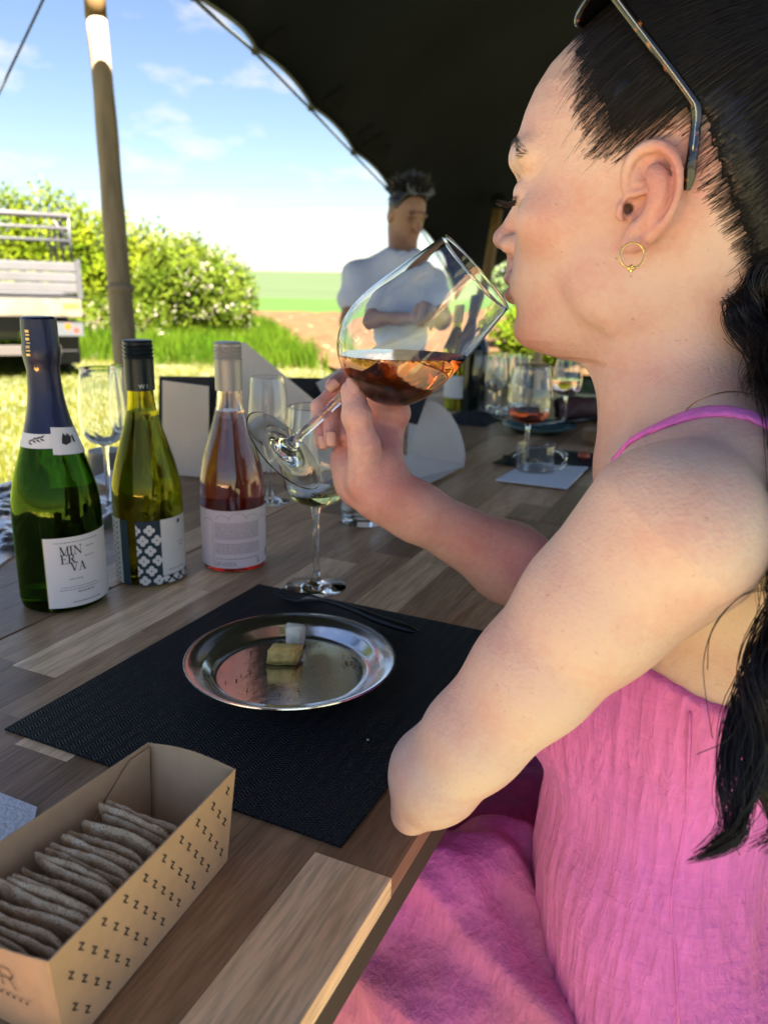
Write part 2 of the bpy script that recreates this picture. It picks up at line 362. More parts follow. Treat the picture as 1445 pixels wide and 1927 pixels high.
Bf = spline(Bc, nv)
Dend = spline([(1.7, -0.75, 2.45), (2.0, 1, 2.45), (3.8, 4.5, 2.4), (4.6, 8.4, 2.5)], nu)
P_ = np.zeros((nu, nv, 3)); vv = np.linspace(0, 1, nv)
ruled = [edge[:, None]*(1-v)+Dend[:, None]*v for v in vv]
lin = np.stack([r0_[:, 0] for r0_ in ruled], 1)
far_off = Bf-lin[-1]
uu = np.linspace(0, 1, nu)
for a in range(nu):
    k = uu[a]; wgt = max(0, (k-0.72)/0.28)**1.6
    bump = (0.85*np.sin(PI*vv)**0.8)*(1-wgt)*min(1, 0.35+1.2*(1-k))*min(1, 0.05+2.6*k)
    P_[a] = lin[a]+far_off*wgt+np.stack([0*vv, 0*vv, bump], -1)
V = P_.reshape(-1, 3); i = np.arange(nu-1)[:, None]*nv+np.arange(nv-1)[None]
Fq = np.stack([i, i+1, i+nv+1, i+nv], -1).reshape(-1, 4)
tent = thing('stretch_tent', (1.5, 2.5, 0), 'black lined stretch tent canopy arching over the tables', 'tent')
me = mesh_np('canopy', V, Fq, True); oc = obj('canopy', me, m_canopy, tent)
sm = oc.modifiers.new('thickness', 'SOLIDIFY'); sm.thickness = 0.004; sm.offset = 1
obj('hem', tube_mesh('hem', edge, 0.008, 6), m_hem, tent)
obj('edge_rope', tube_mesh('edge_rope', rp, 0.0075, 6), m_rope, tent)
for k in range(1, len(ropek)-1):
    q = rp[k*nseg]; dirv = rp[k*nseg+1]-rp[k*nseg-1]
    obj('ring', lathe_mesh('ring', [(0.014+0.006*math.cos(b), 0.008*math.sin(b)) for b in np.linspace(0, 2*PI, 9)], 14, q+ins*0.006, dirv), m_rope, tent)
# reinforcement patches sewn to the lining
m_patch = mat('patch_fabric', (0.006, 0.007, 0.007, 1), 0.95, spec=0.1)
from mathutils.bvhtree import BVHTree
cb = BVHTree.FromPolygons([tuple(v) for v in V], [tuple(f) for f in Fq])
def on_canopy(px, py):
    d = at(px, py, 1)-CAM; h = cb.ray_cast(Vector(CAM), Vector(d).normalized())
    return h
for px, py, s in ((520, 80, .085), (632, 186, .10), (706, 272, .13), (690, 250, .08), (722, 285, .08)):
    h = on_canopy(px, py)
    if h[0] is None: continue
    n = h[1] if h[1].dot(Vector(CAM)-h[0]) > 0 else -h[1]; c0 = h[0]+n*0.006
    tx = n.cross(Vector((0, 0, 1))).normalized(); ty = n.cross(tx)
    obj('patch', plate_poly('patch', [c0+(tx*math.cos(q)*s+ty*math.sin(q)*s*0.7)*(1+0.25*math.sin(3*q)) for q in np.linspace(0, 2*PI, 14, endpoint=False)], 0.003, n), m_patch, tent)

# ---- poles and guy rope
m_pole = mat('weathered_pole', (0.20, 0.15, 0.095, 1), 0.8, var=0.28, vscale=5, stretch=(6, 6, 0.7), bump=0.3, bscale=25)
m_pole_y = mat('sunlit_yellow_timber', (0.13, 0.075, 0.022, 1), 0.65, var=0.15, vscale=5, stretch=(6, 6, 0.7))
a, b = at(166, -190, 2.95), at(242, 700, 3.2); dv = (b-a)/np.linalg.norm(b-a)
foot = a+(b-a)*((a[2]+0.05)/(a[2]-b[2]))
tp = thing('tent_pole', (foot[0], foot[1], 0), 'tall weathered timber tent pole leaning in front of the hedge', 'tent pole', 'timber tent poles')
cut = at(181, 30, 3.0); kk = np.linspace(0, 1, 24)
shaft = [cut+(foot-cut)*k+np.array([0.004*math.sin(9*k), 0.003*math.sin(14*k+1), 0]) for k in kk]
obj('shaft', tube_mesh('shaft', shaft, [0.037+0.011*min(1, k*1.6)+0.0012*math.sin(40*k) for k in kk], 16), m_pole, tp)
obj('sunlit_top', tube_mesh('sunlit_top', [cut+(a-cut)*k for k in np.linspace(-0.02, 1, 6)], 0.0395, 16), m_pole_y, tp)  # yellow colour holds the sunlight above the tent's shadow edge
for kq in (0.47, 0.63):
    q = cut+(foot-cut)*kq; obj('band', tube_mesh('band', [q, q+dv*0.03], 0.0505, 16), mat('pole_band', (0.2, 0.155, 0.105, 1), 0.8), tp)
a, b = at(938, 385, 6.5), at(893, 660, 6.5); foot = a+(b-a)*((a[2]+0.05)/(a[2]-b[2]))
tp = thing('tent_pole', (foot[0], foot[1], 0), 'pale timber tent pole propping the far edge of the dark canopy', 'tent pole', 'timber tent poles')
obj('shaft', tube_mesh('shaft', [a+(foot-a)*k for k in np.linspace(0, 1, 8)], 0.042, 14), m_pole_y, tp)
obj('pole_cap', lathe_mesh('pole_cap', [(0.001, 0.09), (0.05, 0.075), (0.075, 0.03), (0.06, -0.02), (0.043, -0.05)], 20, a, (0, 0, 1)), m_patch, tp)
ga, gb = at(110, -60, 2.7), at(-60, 300, 3.0)
gr = obj('guy_rope', tube_mesh('guy_rope', [ga+(gb-ga)*k for k in np.linspace(-0.3, 3.2, 6) if (ga+(gb-ga)*k)[2] > 0], 0.0045, 6), m_rope); tag(gr, 'taut grey guy rope crossing the sky at the top left corner', 'rope')
pk = ga+(gb-ga)*2.92
# ================================================================== TABLES
T_ORG = np.array([-0.027, 0.312, 0.75]); T_AZ = math.radians(24.2)
TV = np.array([math.sin(T_AZ), math.cos(T_AZ), 0]); SV = np.array([-math.cos(T_AZ), math.sin(T_AZ), 0])
def tab(t, s, z=0.0): return T_ORG+TV*t+SV*s+np.array([0, 0, z])
TW = 0.95
def wood_mat(name='acacia_stave'):
    m = bpy.data.materials.new(name); m.use_nodes = True; nt = m.node_tree; p = nt.nodes['Principled BSDF']; L = nt.links.new
    t = nt.nodes.new('ShaderNodeTexCoord'); oi = nt.nodes.new('ShaderNodeObjectInfo')
    sc = nt.nodes.new('ShaderNodeVectorMath'); sc.operation = 'SCALE'; sc.inputs[0].default_value = (37.0, 91.0, 13.0); L(oi.outputs['Random'], sc.inputs['Scale'])
    ad = nt.nodes.new('ShaderNodeVectorMath'); ad.operation = 'ADD'; L(t.outputs['Object'], ad.inputs[0]); L(sc.outputs['Vector'], ad.inputs[1])
    mp = nt.nodes.new('ShaderNodeMapping'); mp.inputs['Scale'].default_value = (1, 0.07, 1); L(ad.outputs['Vector'], mp.inputs['Vector'])
    n1 = nt.nodes.new('ShaderNodeTexNoise'); n1.inputs['Scale'].default_value = 42; n1.inputs['Detail'].default_value = 6; n1.inputs['Distortion'].default_value = 0.6; L(mp.outputs['Vector'], n1.inputs['Vector'])
    n2 = nt.nodes.new('ShaderNodeTexNoise'); n2.inputs['Scale'].default_value = 420; n2.inputs['Detail'].default_value = 3; L(mp.outputs['Vector'], n2.inputs['Vector'])
    r = nt.nodes.new('ShaderNodeValToRGB'); e = r.color_ramp.elements; e[0].position = 0.30; e[0].color = (0.38, 0.20, 0.095, 1); e[1].position = 0.72; e[1].color = (0.64, 0.40, 0.225, 1)
    L(n1.outputs['Fac'], r.inputs['Fac'])
    # each stave keeps its own timber colour
    r2 = nt.nodes.new('ShaderNodeValToRGB'); r2.color_ramp.interpolation = 'LINEAR'; e = r2.color_ramp.elements
    e[0].position = 0; e[0].color = (0.55, 0.51, 0.48, 1); e[1].position = 1; e[1].color = (1.9, 2.1, 2.1, 1)
    for pos, c in ((0.3, (0.74, 0.70, 0.67, 1)), (0.55, (1.05, 1.03, 1.0, 1)), (0.74, (1.35, 1.33, 1.3, 1)), (0.80, (1.75, 1.9, 2.0, 1))):
        q = e.new(pos); q.color = c
    L(oi.outputs['Random'], r2.inputs['Fac'])
    mm = nt.nodes.new('ShaderNodeMix'); mm.data_type = 'RGBA'; mm.blend_type = 'MULTIPLY'; mm.inputs[0].default_value = 1.0; mm.clamp_result = False
    L(r.outputs['Color'], mm.inputs[6]); L(r2.outputs['Color'], mm.inputs[7])
    m3 = nt.nodes.new('ShaderNodeMapRange'); m3.inputs['From Min'].default_value = 0.35; m3.inputs['From Max'].default_value = 0.6; m3.inputs['To Min'].default_value = 0.72; m3.inputs['To Max'].default_value = 1.04; L(n2.outputs['Fac'], m3.inputs['Value'])
    vm = nt.nodes.new('ShaderNodeVectorMath'); vm.operation = 'SCALE'; L(mm.outputs[2], vm.inputs[0]); L(m3.outputs['Result'], vm.inputs['Scale']); L(vm.outputs['Vector'], p.inputs['Base Color'])
    mr = nt.nodes.new('ShaderNodeMapRange'); mr.inputs['To Min'].default_value = 0.28; mr.inputs['To Max'].default_value = 0.42; L(n1.outputs['Fac'], mr.inputs['Value']); L(mr.outputs['Result'], p.inputs['Roughness']); p.inputs['Specular IOR Level'].default_value = .55
    b = nt.nodes.new('ShaderNodeBump'); b.inputs['Strength'].default_value = 0.12; b.inputs['Distance'].default_value = 0.002; L(n2.outputs['Fac'], b.inputs['Height']); L(b.outputs['Normal'], p.inputs['Normal'])
    return m
m_acacia = wood_mat(); m_under = mat('table_underside', (0.05, 0.03, 0.02, 1), 0.8); m_steel_blk = mat('black_steel', (0.02, 0.02, 0.02, 1), 0.45, metal=0.6)
def table(label, t0, t1, seed):
    rs = random.Random(seed)
    root = thing('table', tab(t0, 0)*np.array([1, 1, 0]), label, 'table', 'joined wooden tables')
    rot = Matrix.Rotation(-T_AZ, 3, 'Z'); L = t1-t0
    for lo, hi in ((0.0, 0.4675), (0.4715, TW)):                     # two boards with a dark gap between
        nrow = 9; w = (hi-lo)/nrow
        for rI in range(nrow):
            s = lo+rI*w; t = 0.0; first = True
            while t < L-1e-6:
                ln = rs.uniform(0.16, 0.55)
                if first: ln *= rs.uniform(0.3, 1); first = False
                if seed == 1 and rI == 0 and 0.03 < 0.089-t0-t < ln+0.2 and t0+t > -0.3: ln = 0.089-t0-t   # the end joint seen by the elbow
                if L-t-ln < 0.1: ln = L-t
                bm = bmesh.new(); g_ = 0.0004; h = 0.014+rs.uniform(0, 0.00035)
                c = (0, 0, -h/2) ; add_box(bm, c, (w-g_, ln-g_, h))
                o = obj('stave', bm_mesh(bm, 'stave'), m_acacia, root, world=False)
                p = tab(t0+t+ln/2, s+w/2, rs.uniform(-0.0004, 0.0))-np.array(root.location); o.location = tuple(p); o.rotation_euler = (0, 0, -T_AZ)
                t += ln
        c = tab((t0+t1)/2, (lo+hi)/2, -0.026); obj('core_board', box_mesh('core_board', c, (hi-lo-0.002, L-0.002, 0.022), rot), m_under, root)
    for s in (0.07, TW-0.07):
        for t in (t0+0.1, t1-0.1):
            c = tab(t, s)*np.array([1, 1, 0])+np.array([0, 0, 0.355]); obj('leg', box_mesh('leg', c, (0.05, 0.05, 0.71), rot, 0.003), m_steel_blk, root)
    for t in (t0+0.1, t1-0.1):
        c = tab(t, TW/2, -0.055); obj('cross_bar', box_mesh('cross_bar', c, (TW-0.2, 0.04, 0.035), rot), m_steel_blk, root)
    return root
table('nearer of the joined wooden tables, carrying the bottles and placemat', -0.75, 0.853, 1)
table('farther of the joined wooden tables, carrying the glass cup and slates', 0.858, 2.35, 2)
# ================================================================== THINGS ON THE TABLES
def liquid_mat(name, absorb, density, ior=1.34):
    m = glass_mat(name, (1, 1, 1, 1), 0.0, ior); nt = m.node_tree
    v = nt.nodes.new('ShaderNodeVolumeAbsorption'); v.inputs['Color'].default_value = tuple(absorb)+(1,); v.inputs['Density'].default_value = density
    nt.links.new(v.outputs['Volume'], nt.nodes['Material Output'].inputs['Volume']); return m
m_clear = glass_mat('clear_glass', (0.985, 0.99, 0.985, 1), 0.0, 1.47)
m_white_print = mat('cream_paper', (0.72, 0.69, 0.63, 1), 0.7, bump=0.05, bscale=900)
m_ink = mat('black_ink', (0.02, 0.02, 0.022, 1), 0.6)
m_grey_ink = mat('grey_ink', (0.30, 0.28, 0.28, 1), 0.7)
m_teal_ink = mat('teal_ink', (0.012, 0.035, 0.045, 1), 0.55)

def text_tris(s, size):
    cu = bpy.data.curves.new('lettering', 'FONT'); cu.body = s; cu.size = size; cu.resolution_u = 3
    ob = bpy.data.objects.new('lettering', cu); me = bpy.data.meshes.new_from_object(ob)
    me.calc_loop_triangles()
    V = np.array([v.co[:] for v in me.vertices]).reshape(-1, 3); Tn = np.array([t.vertices[:] for t in me.loop_triangles]).reshape(-1, 3)
    bpy.data.objects.remove(ob); bpy.data.curves.remove(cu); bpy.data.meshes.remove(me)
    return V[:, :2], Tn
def quads2d(rects):
    V, Fq = [], []
    for x0, y0, x1, y1 in rects:
        k = len(V); V += [(x0, y0), (x1, y0), (x1, y1), (x0, y1)]; Fq.append((k, k+1, k+2, k+3))
    return np.array(V, float), np.array(Fq)
def poly2d(polys):
    V, T = [], []
    for p in polys:
        k = len(V); c = np.mean(p, 0); V.append(tuple(c)); V += [tuple(q) for q in p]
        for i in range(len(p)): T.append((k, k+1+i, k+1+(i+1) % len(p)))
    return np.array(V, float), np.array(T)
# serif capitals drawn as strokes: thick / thin stems and bracket serifs, unit height 1
def bar(x0, y0, x1, y1, w):
    d = np.array([x1-x0, y1-y0]); n = np.array([-d[1], d[0]])/np.linalg.norm(d)*w/2
    return [np.array([x0, y0])+n, np.array([x0, y0])-n, np.array([x1, y1])-n, np.array([x1, y1])+n]
def hb(x0, x1, y, w=0.055): return bar(x0, y, x1, y, w)
SERIF = {
 'M': (1.05, [bar(.17, 0, .17, 1, .05), bar(.17, .98, .5, .05, .15), bar(.5, .05, .86, .98, .05), bar(.86, 0, .86, 1, .14), hb(.02, .32, .03), hb(.70, 1.02, .03), hb(.02, .24, .97), hb(.8, 1.02, .97)]),
 'I': (0.44, [bar(.21, 0, .21, 1, .15), hb(.03, .39, .03), hb(.03, .39, .97)]),
 'N': (0.95, [bar(.17, 0, .17, 1, .05), bar(.14, .98, .78, .04, .15), bar(.78, 0, .78, 1, .05), hb(.02, .32, .03), hb(.02, .22, .97), hb(.64, .94, .97)]),
 'E': (0.74, [bar(.2, 0, .2, 1, .15), hb(.03, .66, .03), hb(.03, .64, .97), hb(.2, .5, .52), bar(.66, 0, .66, .24, .05), bar(.64, 1, .64, .78, .05), bar(.5, .42, .5, .62, .05)]),
 'R': (0.88, [bar(.2, 0, .2, 1, .15), hb(.03, .37, .03), hb(.03, .45, .97), hb(.2, .45, .5), bar(.42, .5, .74, .02, .15), hb(.66, .88, .03)]+[bar(.42+.2*math.cos(a), .735+.235*math.sin(a), .42+.2*math.cos(a+.42), .735+.235*math.sin(a+.42), .13) for a in np.linspace(-PI/2, PI/2-.42, 7)]),
 'V': (0.86, [bar(.14, .98, .44, .03, .15), bar(.44, .03, .72, .98, .05), hb(.0, .3, .97), hb(.58, .86, .97)]),
 'A': (0.88, [bar(.16, .03, .44, .97, .05), bar(.44, .97, .72, .03, .15), hb(.26, .58, .34), hb(.02, .3, .03), hb(.56, .88, .03)]),
}
def serif_word(w, x, y, h, sp=0.02):
    out = []
    for ch in w:
        adv, st = SERIF[ch]
        out += [[(x+q[0]*h, y+q[1]*h) for q in s] for s in st]; x += (adv+sp)*h*0.93
    return out
def frame_for(base):
    d = CAM[:2]-np.array(base[:2]); d /= np.linalg.norm(d); c = np.array([d[0], d[1], 0]); return c, np.array([-d[1], d[0], 0])
def on_cyl(base, rad, th0, uv):
    """(u metres along the label from angle th0, v height) -> world point on the bottle wall"""
    c, rt = frame_for(base); uv = np.asarray(uv, float); rf = rad if callable(rad) else (lambda v: np.full_like(v, rad))
    R = rf(uv[:, 1]); th = th0+uv[:, 0]/np.mean(R)
    return np.array(base)[None]+R[:, None]*(np.cos(th)[:, None]*c+np.sin(th)[:, None]*rt)+np.array([0, 0, 1.0])*uv[:, 1:2]
def label_patch(name, base, rad, a0, a1, z0, z1, m, parent, n=28, nz=2, slant=0.0):
    rm = rad(np.array([z0]))[0] if callable(rad) else rad
    us = np.linspace(0, (math.radians(a1)-math.radians(a0))*rm, n); zs = np.linspace(z0, z1, nz)
    uv = np.array([(x, z+slant*(x/us[-1])) for z in zs for x in us]); V = on_cyl(base, rad, math.radians(a0), uv)
    i = np.arange(nz-1)[:, None]*n+np.arange(n-1)[None]; Fq = np.stack([i, i+1, i+n+1, i+n], -1).reshape(-1, 4)
    return obj(name, mesh_np(name, V, Fq, True), m, parent)
def print_on(name, base, rad, a0, polys, m, parent):
    V2, T = poly2d(polys); V = on_cyl(base, rad, math.radians(a0), V2)
    return tag(obj(name, mesh_np(name, V, None, False, T), m, parent), kind='stuff')

def bottle(name, label, base, prof, wall, m_glass, m_liq, level, group=None):
    """prof outer [(r,z)] bottom centre to lip"""
    t = thing(name, base, label, 'bottle', group)
    zs = [p[1] for p in prof]; pr = spline([(r, z, 0) for r, z in prof], len(prof)*3)[:, :2] if len(prof) > 6 else np.array(prof)
    pr[:, 0] = np.maximum(pr[:, 0], 0)
    outer = [(0.0, prof[0][1])]+[tuple(p) for p in prof[1:]]
    inner = [(max(r-wall, 0.002), z+(0.004 if z < 0.02 else 0)) for r, z in prof[1:] if z > 0.004]
    full = outer+inner[::-1]+[(0.0, inner[0][1]+0.012)]
    obj('glass', lathe_mesh('glass', full, 64, base), m_glass, t)
    liq = [(r+0.0003, z) for r, z in inner if z <= level]; liq = [(0.0, inner[0][1]+0.0117)]+liq+[(liq[-1][0], level), (0.0, level)]
    obj('wine', lathe_mesh('wine', liq, 64, base), m_liq, t)
    return t
def smooth_prof(pts, n=46):
    q = spline([(a, b, 0) for a, b in pts], n)[:, :2]; q[:, 0] = np.maximum(q[:, 0], 0.0); return [tuple(x) for x in q]

# ---- sparkling wine
b1 = at_z(124, 1127); R1 = 0.0443
body = [(0, 0.006), (0.030, 0.0035), (0.038, 0.0), (0.0425, 0.003), (R1, 0.012)]+smooth_prof([(R1, 0.02), (R1, 0.06), (R1, 0.098), (0.0425, 0.120), (0.037, 0.144), (0.0295, 0.168), (0.0222, 0.192), (0.0172, 0.215), (0.0150, 0.238), (0.0148, 0.262), (0.015, 0.29)], 30)
def prof_r(body): 
    zz = np.array([p[1] for p in body[3:]]); rr = np.array([p[0] for p in body[3:]])
    return lambda v: np.interp(v, zz, rr)
m_green = glass_mat('green_bottle_glass', (0.42, 0.64, 0.15, 1), 0.0, 1.5)
m_fizz = liquid_mat('pale_sparkling_wine', (0.75, 0.8, 0.25), 9)
t1 = bottle('sparkling_wine_bottle', 'green sparkling wine bottle with navy foil neck and white front label', b1, body, 0.003, m_green, m_fizz, 0.215, 'near wine bottles')
pr1 = prof_r(body)
m_foil = mat('navy_foil', (0.008, 0.012, 0.045, 1), 0.32, metal=0.35, spec=0.6, bump=0.25, bscale=60, stretch=(1, 1, 0.25))
fo = [(float(pr1(np.array([z]))[0])+0.0008, z) for z in np.linspace(0.186, 0.248, 16)]+[(0.0172, 0.256), (0.0182, 0.262), (0.0183, 0.268), (0.0172, 0.274), (0.0170, 0.290), (0.0166, 0.2965), (0.014, 0.2985), (0, 0.299)]
obj('foil', lathe_mesh('foil', fo, 48, b1), m_foil, t1)
m_goldink = mat('gold_ink', (0.75, 0.5, 0.2, 1), 0.35, metal=0.8)
rf = lambda v: np.interp(v, [p[1] for p in fo], [p[0] for p in fo])+0.0004
print_on('foil_lettering', b1, rf, -42, [[(x-.0022, y), (x+.0024, y), (x+.0024, y+h), (x-.0022, y+h)] for y, x, h in ((.2615, 0, .0022), (.266, .0004, .0012), (.2690, 0, .0026), (.2735, .0006, .001), (.2765, 0, .0024), (.2810, .0004, .0014), (.284, 0, .0024))], m_goldink, t1)
print_on('foil_emblem', b1, rf, -22, [[(-.0024, .2485), (0, .2465), (.0024, .2485), (.0014, .2512), (0, .2495), (-.0014, .2512)]], m_goldink, t1)
nl = lambda v: pr1(v)+0.0007
m_neck = mat('white_neck_paper', (0.70, 0.70, 0.70, 1), 0.6)
label_patch('neck_label', b1, nl, -150, 40, 0.172, 0.1875, m_neck, t1, 30, 4)
label_patch('neck_label', b1, lambda v: pr1(v)+0.0013, 3, 120, 0.166, 0.1925, m_neck, t1, 20, 5, slant=-0.006)
leafs = []
for k, (x, y) in enumerate(((0, 0), (.004, .0022), (.008, .0030), (.012, .0040))):
    for s in (-1, 1): leafs.append([(x, y+.178), (x+.0026, y+.178+s*.0022), (x+.0055, y+.178+s*.0028), (x+.0035, y+.178+s*.0006)])
print_on('leaf_print', b1, lambda v: nl(v)+.0003, -48, leafs, m_ink, t1)
print_on('crest_print', b1, lambda v: pr1(v)+.0016, 22, [[(0, .176), (.004, .174), (.010, .176), (.012, .181), (.008, .1855), (.006, .183), (.003, .186), (.001, .181)], [(.013, .176), (.016, .175), (.015, .183), (.0125, .182)]], m_ink, t1)
RL = R1+0.0006
m_lab = mat('front_label_paper', (0.80, 0.75, 0.69, 1), 0.75, bump=0.06, bscale=700)
label_patch('front_label', b1, RL, -21, 112, 0.0075, 0.083, m_lab, t1, 40)
label_patch('label_edge', b1, RL-0.0002, -22, -20.8, 0.0072, 0.0833, mat('gold_edge', (0.45, 0.33, 0.14, 1), 0.4, metal=0.6), t1, 3)
def lab(x, y): return (x, y)
hM = 0.0098
words = serif_word('MIN', 0.0145, 0.0640, hM)+serif_word('ER', 0.0150, 0.0550, hM)+serif_word('VA', 0.0240, 0.0462, hM)
print_on('front_lettering', b1, RL+0.0003, -21, words, m_ink, t1)
fine = []
for x0, x1, y, h in ((.010, .058, .0772, .0009), (.022, .036, .0375, .0010), (.014, .052, .0290, .0008), (.012, .058, .0262, .0008), (.030, .048, .0225, .0016), (.024, .056, .0120, .0012), (.042, .052, .0700, .0012), (.040, .052, .0600, .0009)):
    x = x0
    while x < x1:
        w = random.uniform(.0010, .0034); fine.append([(x, y), (min(x+w, x1), y), (min(x+w, x1), y+h), (x, y+h)]); x += w+0.0007
print_on('fine_print', b1, RL+0.0003, -21, fine, m_grey_ink, t1)
label_patch('back_label', b1, RL, 128, 246, 0.006, 0.113, mat('shaded_back_label', (0.004, 0.006, 0.014, 1), 0.6), t1, 30)  # near-black colour holds the shade on the label's unlit reverse

# ---- white wine with quatrefoil label
b2 = at_z(287, 1083); R2 = 0.0388
body = [(0, 0.006), (0.026, 0.003), (0.033, 0.0), (0.037, 0.003), (R2, 0.011)]+smooth_prof([(R2, 0.02), (R2, 0.06), (R2, 0.098), (0.0378, 0.113), (0.0335, 0.134), (0.0268, 0.158), (0.0195, 0.182), (0.0152, 0.202), (0.0142, 0.222), (0.0142, 0.262)], 30)
m_olive = glass_mat('olive_bottle_glass', (0.74, 0.72, 0.26, 1), 0.0, 1.5)
m_white_wine = liquid_mat('white_wine', (0.92, 0.84, 0.30), 6)
t2 = bottle('white_wine_bottle', 'olive glass wine bottle with dark screw cap and lattice patterned label', b2, body, 0.003, m_olive, m_white_wine, 0.196, 'near wine bottles')
def screw_cap(base, r, z0, z1, m, parent):
    p = [(r, z0), (r, z1-0.022)]
    for k in range(4):
        z = z1-0.020+k*0.0042; p += [(r+0.0003, z), (r+0.0006, z+0.0012), (r-0.0006, z+0.0022), (r-0.0004, z+0.0034)]
    p += [(r, z1-0.0022), (r-0.0012, z1-0.0003), (r-0.003, z1), (0, z1)]
    return obj('screw_cap', lathe_mesh('screw_cap', p, 56, base), m, parent)
screw_cap(b2, 0.0158, 0.2185, 0.2725, mat('dark_teal_cap', (0.006, 0.014, 0.020, 1), 0.35, metal=0.4), t2)
Vt, Tt = text_tris('W I', 0.0065); V = on_cyl(b2, 0.0161, math.radians(-6), Vt+np.array([0, 0.2215]))
obj('cap_lettering', mesh_np('cap_lettering', V, None, False, Tt), mat('silver_ink', (0.5, 0.52, 0.52, 1), 0.4, metal=0.5), t2)
RL = R2+0.0005
label_patch('side_label', b2, RL, -128, -51, 0.0025, 0.079, m_white_print, t2, 24)
label_patch('teal_strip', b2, RL+0.0002, -52, -36, 0.0025, 0.0785, mat('teal_paper', (0.02, 0.055, 0.07, 1), 0.6), t2, 8)
label_patch('pattern_strip', b2, RL, -22, 18, 0.0025, 0.078, m_teal_ink, t2, 16)
label_patch('plain_label', b2, RL, 17.5, 128, 0.0025, 0.0785, m_white_print, t2, 30)
label_patch('pattern_base', b2, RL+0.0002, 17, 128, 0.0025, 0.0125, m_teal_ink, t2, 26)
def flower(x, y, r, k=10):
    out = []
    for dx, dy in ((1, 0), (-1, 0), (0, 1), (0, -1)):
        out.append([(x+dx*r*.62+r*.52*math.cos(a), y+dy*r*.62+r*.52*math.sin(a)) for a in np.linspace(0, 2*PI, k, endpoint=False)])
    out.append([(x+r*.5, y+r*.5), (x-r*.5, y+r*.5), (x-r*.5, y-r*.5), (x+r*.5, y-r*.5)])
    return out
def dot(x, y, r): return [(x+r*math.cos(a), y+r*math.sin(a)) for a in np.linspace(0, 2*PI, 8, endpoint=False)]
uw = math.radians(40)*RL; fl, dd = [], []; pit = 0.0238
for cI, x in enumerate((-0.0006, 0.0072, 0.0150, 0.0228)):
    for k in range(-1, 7):
        y = -0.004+k*pit+(pit/2 if cI % 2 else 0)
        if not (0.0065 < y < 0.0745): continue
        fl += [[(min(max(a, 0), uw), min(max(b, .003), .0775)) for a, b in p] for p in flower(x, y, 0.0056)]; dd.append(dot(min(max(x, 0.001), uw-.001), y, 0.0009))
print_on('quatrefoil_print', b2, RL+0.0003, -22, fl, m_white_print, t2); print_on('quatrefoil_dots', b2, RL+0.0005, -22, dd, m_teal_ink, t2)
fl = []
for k in range(11): fl += [[(a, min(max(b, .003), .0122)) for a, b in p] for p in flower(0.004+k*0.0068, 0.0035 if k % 2 else 0.0095, 0.0040, 8)]
print_on('quatrefoil_print', b2, RL+0.0005, 17, fl, m_white_print, t2)
fl = []
for k in range(12): fl += [[(a, b) for a, b in p] for p in [bar(0.036+0.004*(k % 2), 0.006+k*0.006, 0.040-0.004*(k % 2), 0.010+k*0.006, .0014), bar(0.044, 0.006+k*0.006, 0.048, 0.009+k*0.006, .001)]]
print_on('side_print', b2, RL+0.0003, -128, fl, m_teal_ink, t2)
print_on('label_emblem', b2, RL+0.0003, 50, [bar(0, .0705, .002, .0755, .0012), bar(.002, .0755, .0042, .0705, .0016), bar(.001, .072, .0034, .072, .001), bar(.0035, .0715, .0055, .0745, .001)], m_teal_ink, t2)
print_on('fine_print', b2, RL+0.0003, 40, [[(x, y), (x+w, y), (x+w, y+.0010), (x, y+.0010)] for x, w, y in ((.007, .004, .048), (.0118, .005, .048), (.008, .003, .044), (.0118, .006, .044), (-.008, .005, .018), (-.002, .006, .018), (.005, .004, .018), (.010, .006, .018))], m_grey_ink, t2)

# ---- rose wine
b3 = at_z(442, 1059); R3 = 0.0382
body = [(0, 0.012), (0.022, 0.007), (0.033, 0.0), (0.0365, 0.002), (R3, 0.008)]+smooth_prof([(R3, 0.02), (R3, 0.06), (R3, 0.098), (0.037, 0.114), (0.0322, 0.136), (0.0252, 0.160), (0.0185, 0.184), (0.0148, 0.202), (0.0140, 0.222), (0.0140, 0.258)], 30)
m_flint = glass_mat('flint_bottle_glass', (0.985, 0.925, 0.895, 1), 0.0, 1.5)
m_rose = liquid_mat('rose_wine', (0.99, 0.55, 0.38), 42)
t3 = bottle('rose_wine_bottle', 'clear bottle of rose wine with pale grey screw cap and text-covered back label', b3, body, 0.0035, m_flint, m_rose, 0.190, 'near wine bottles')
screw_cap(b3, 0.0157, 0.2135, 0.2685, mat('pale_grey_cap', (0.36, 0.34, 0.32, 1), 0.4, metal=0.3), t3)
RL = R3+0.0005
m_rlab = mat('blush_label_paper', (0.76, 0.64, 0.62, 1), 0.7)
label_patch('text_label', b3, RL, -84, 90, 0.0065, 0.0775, m_rlab, t3, 40)
label_patch('front_label', b3, RL, 118, 248, 0.0065, 0.0775, mat('white_label_paper', (0.75, 0.70, 0.66, 1), 0.7), t3, 30)
m_print = mat('mauve_ink', (0.30, 0.22, 0.24, 1), 0.7); m_out = mat('pale_mauve_ink', (0.42, 0.33, 0.34, 1), 0.7)
tx = []; y = 0.0615
while y > 0.0165:
    x = 0.034
    if abs(y-0.0395) > 0.0025 and abs(y-0.0215) > 0.0022:
        while x < 0.0900:
            w = random.uniform(.0012, .0045); tx.append([(x, y), (min(x+w, .0905), y), (min(x+w, .0905), y+.0009), (x, y+.0009)]); x += w+0.0008
    y -= 0.0023
for y in (0.0135, 0.0115, 0.0095):
    x = 0.033
    while x < 0.058: w = random.uniform(.001, .003); tx.append([(x, y), (x+w, y), (x+w, y+.0008), (x, y+.0008)]); x += w+0.0007
print_on('text_print', b3, RL+0.0003, -84, tx, m_print, t3)
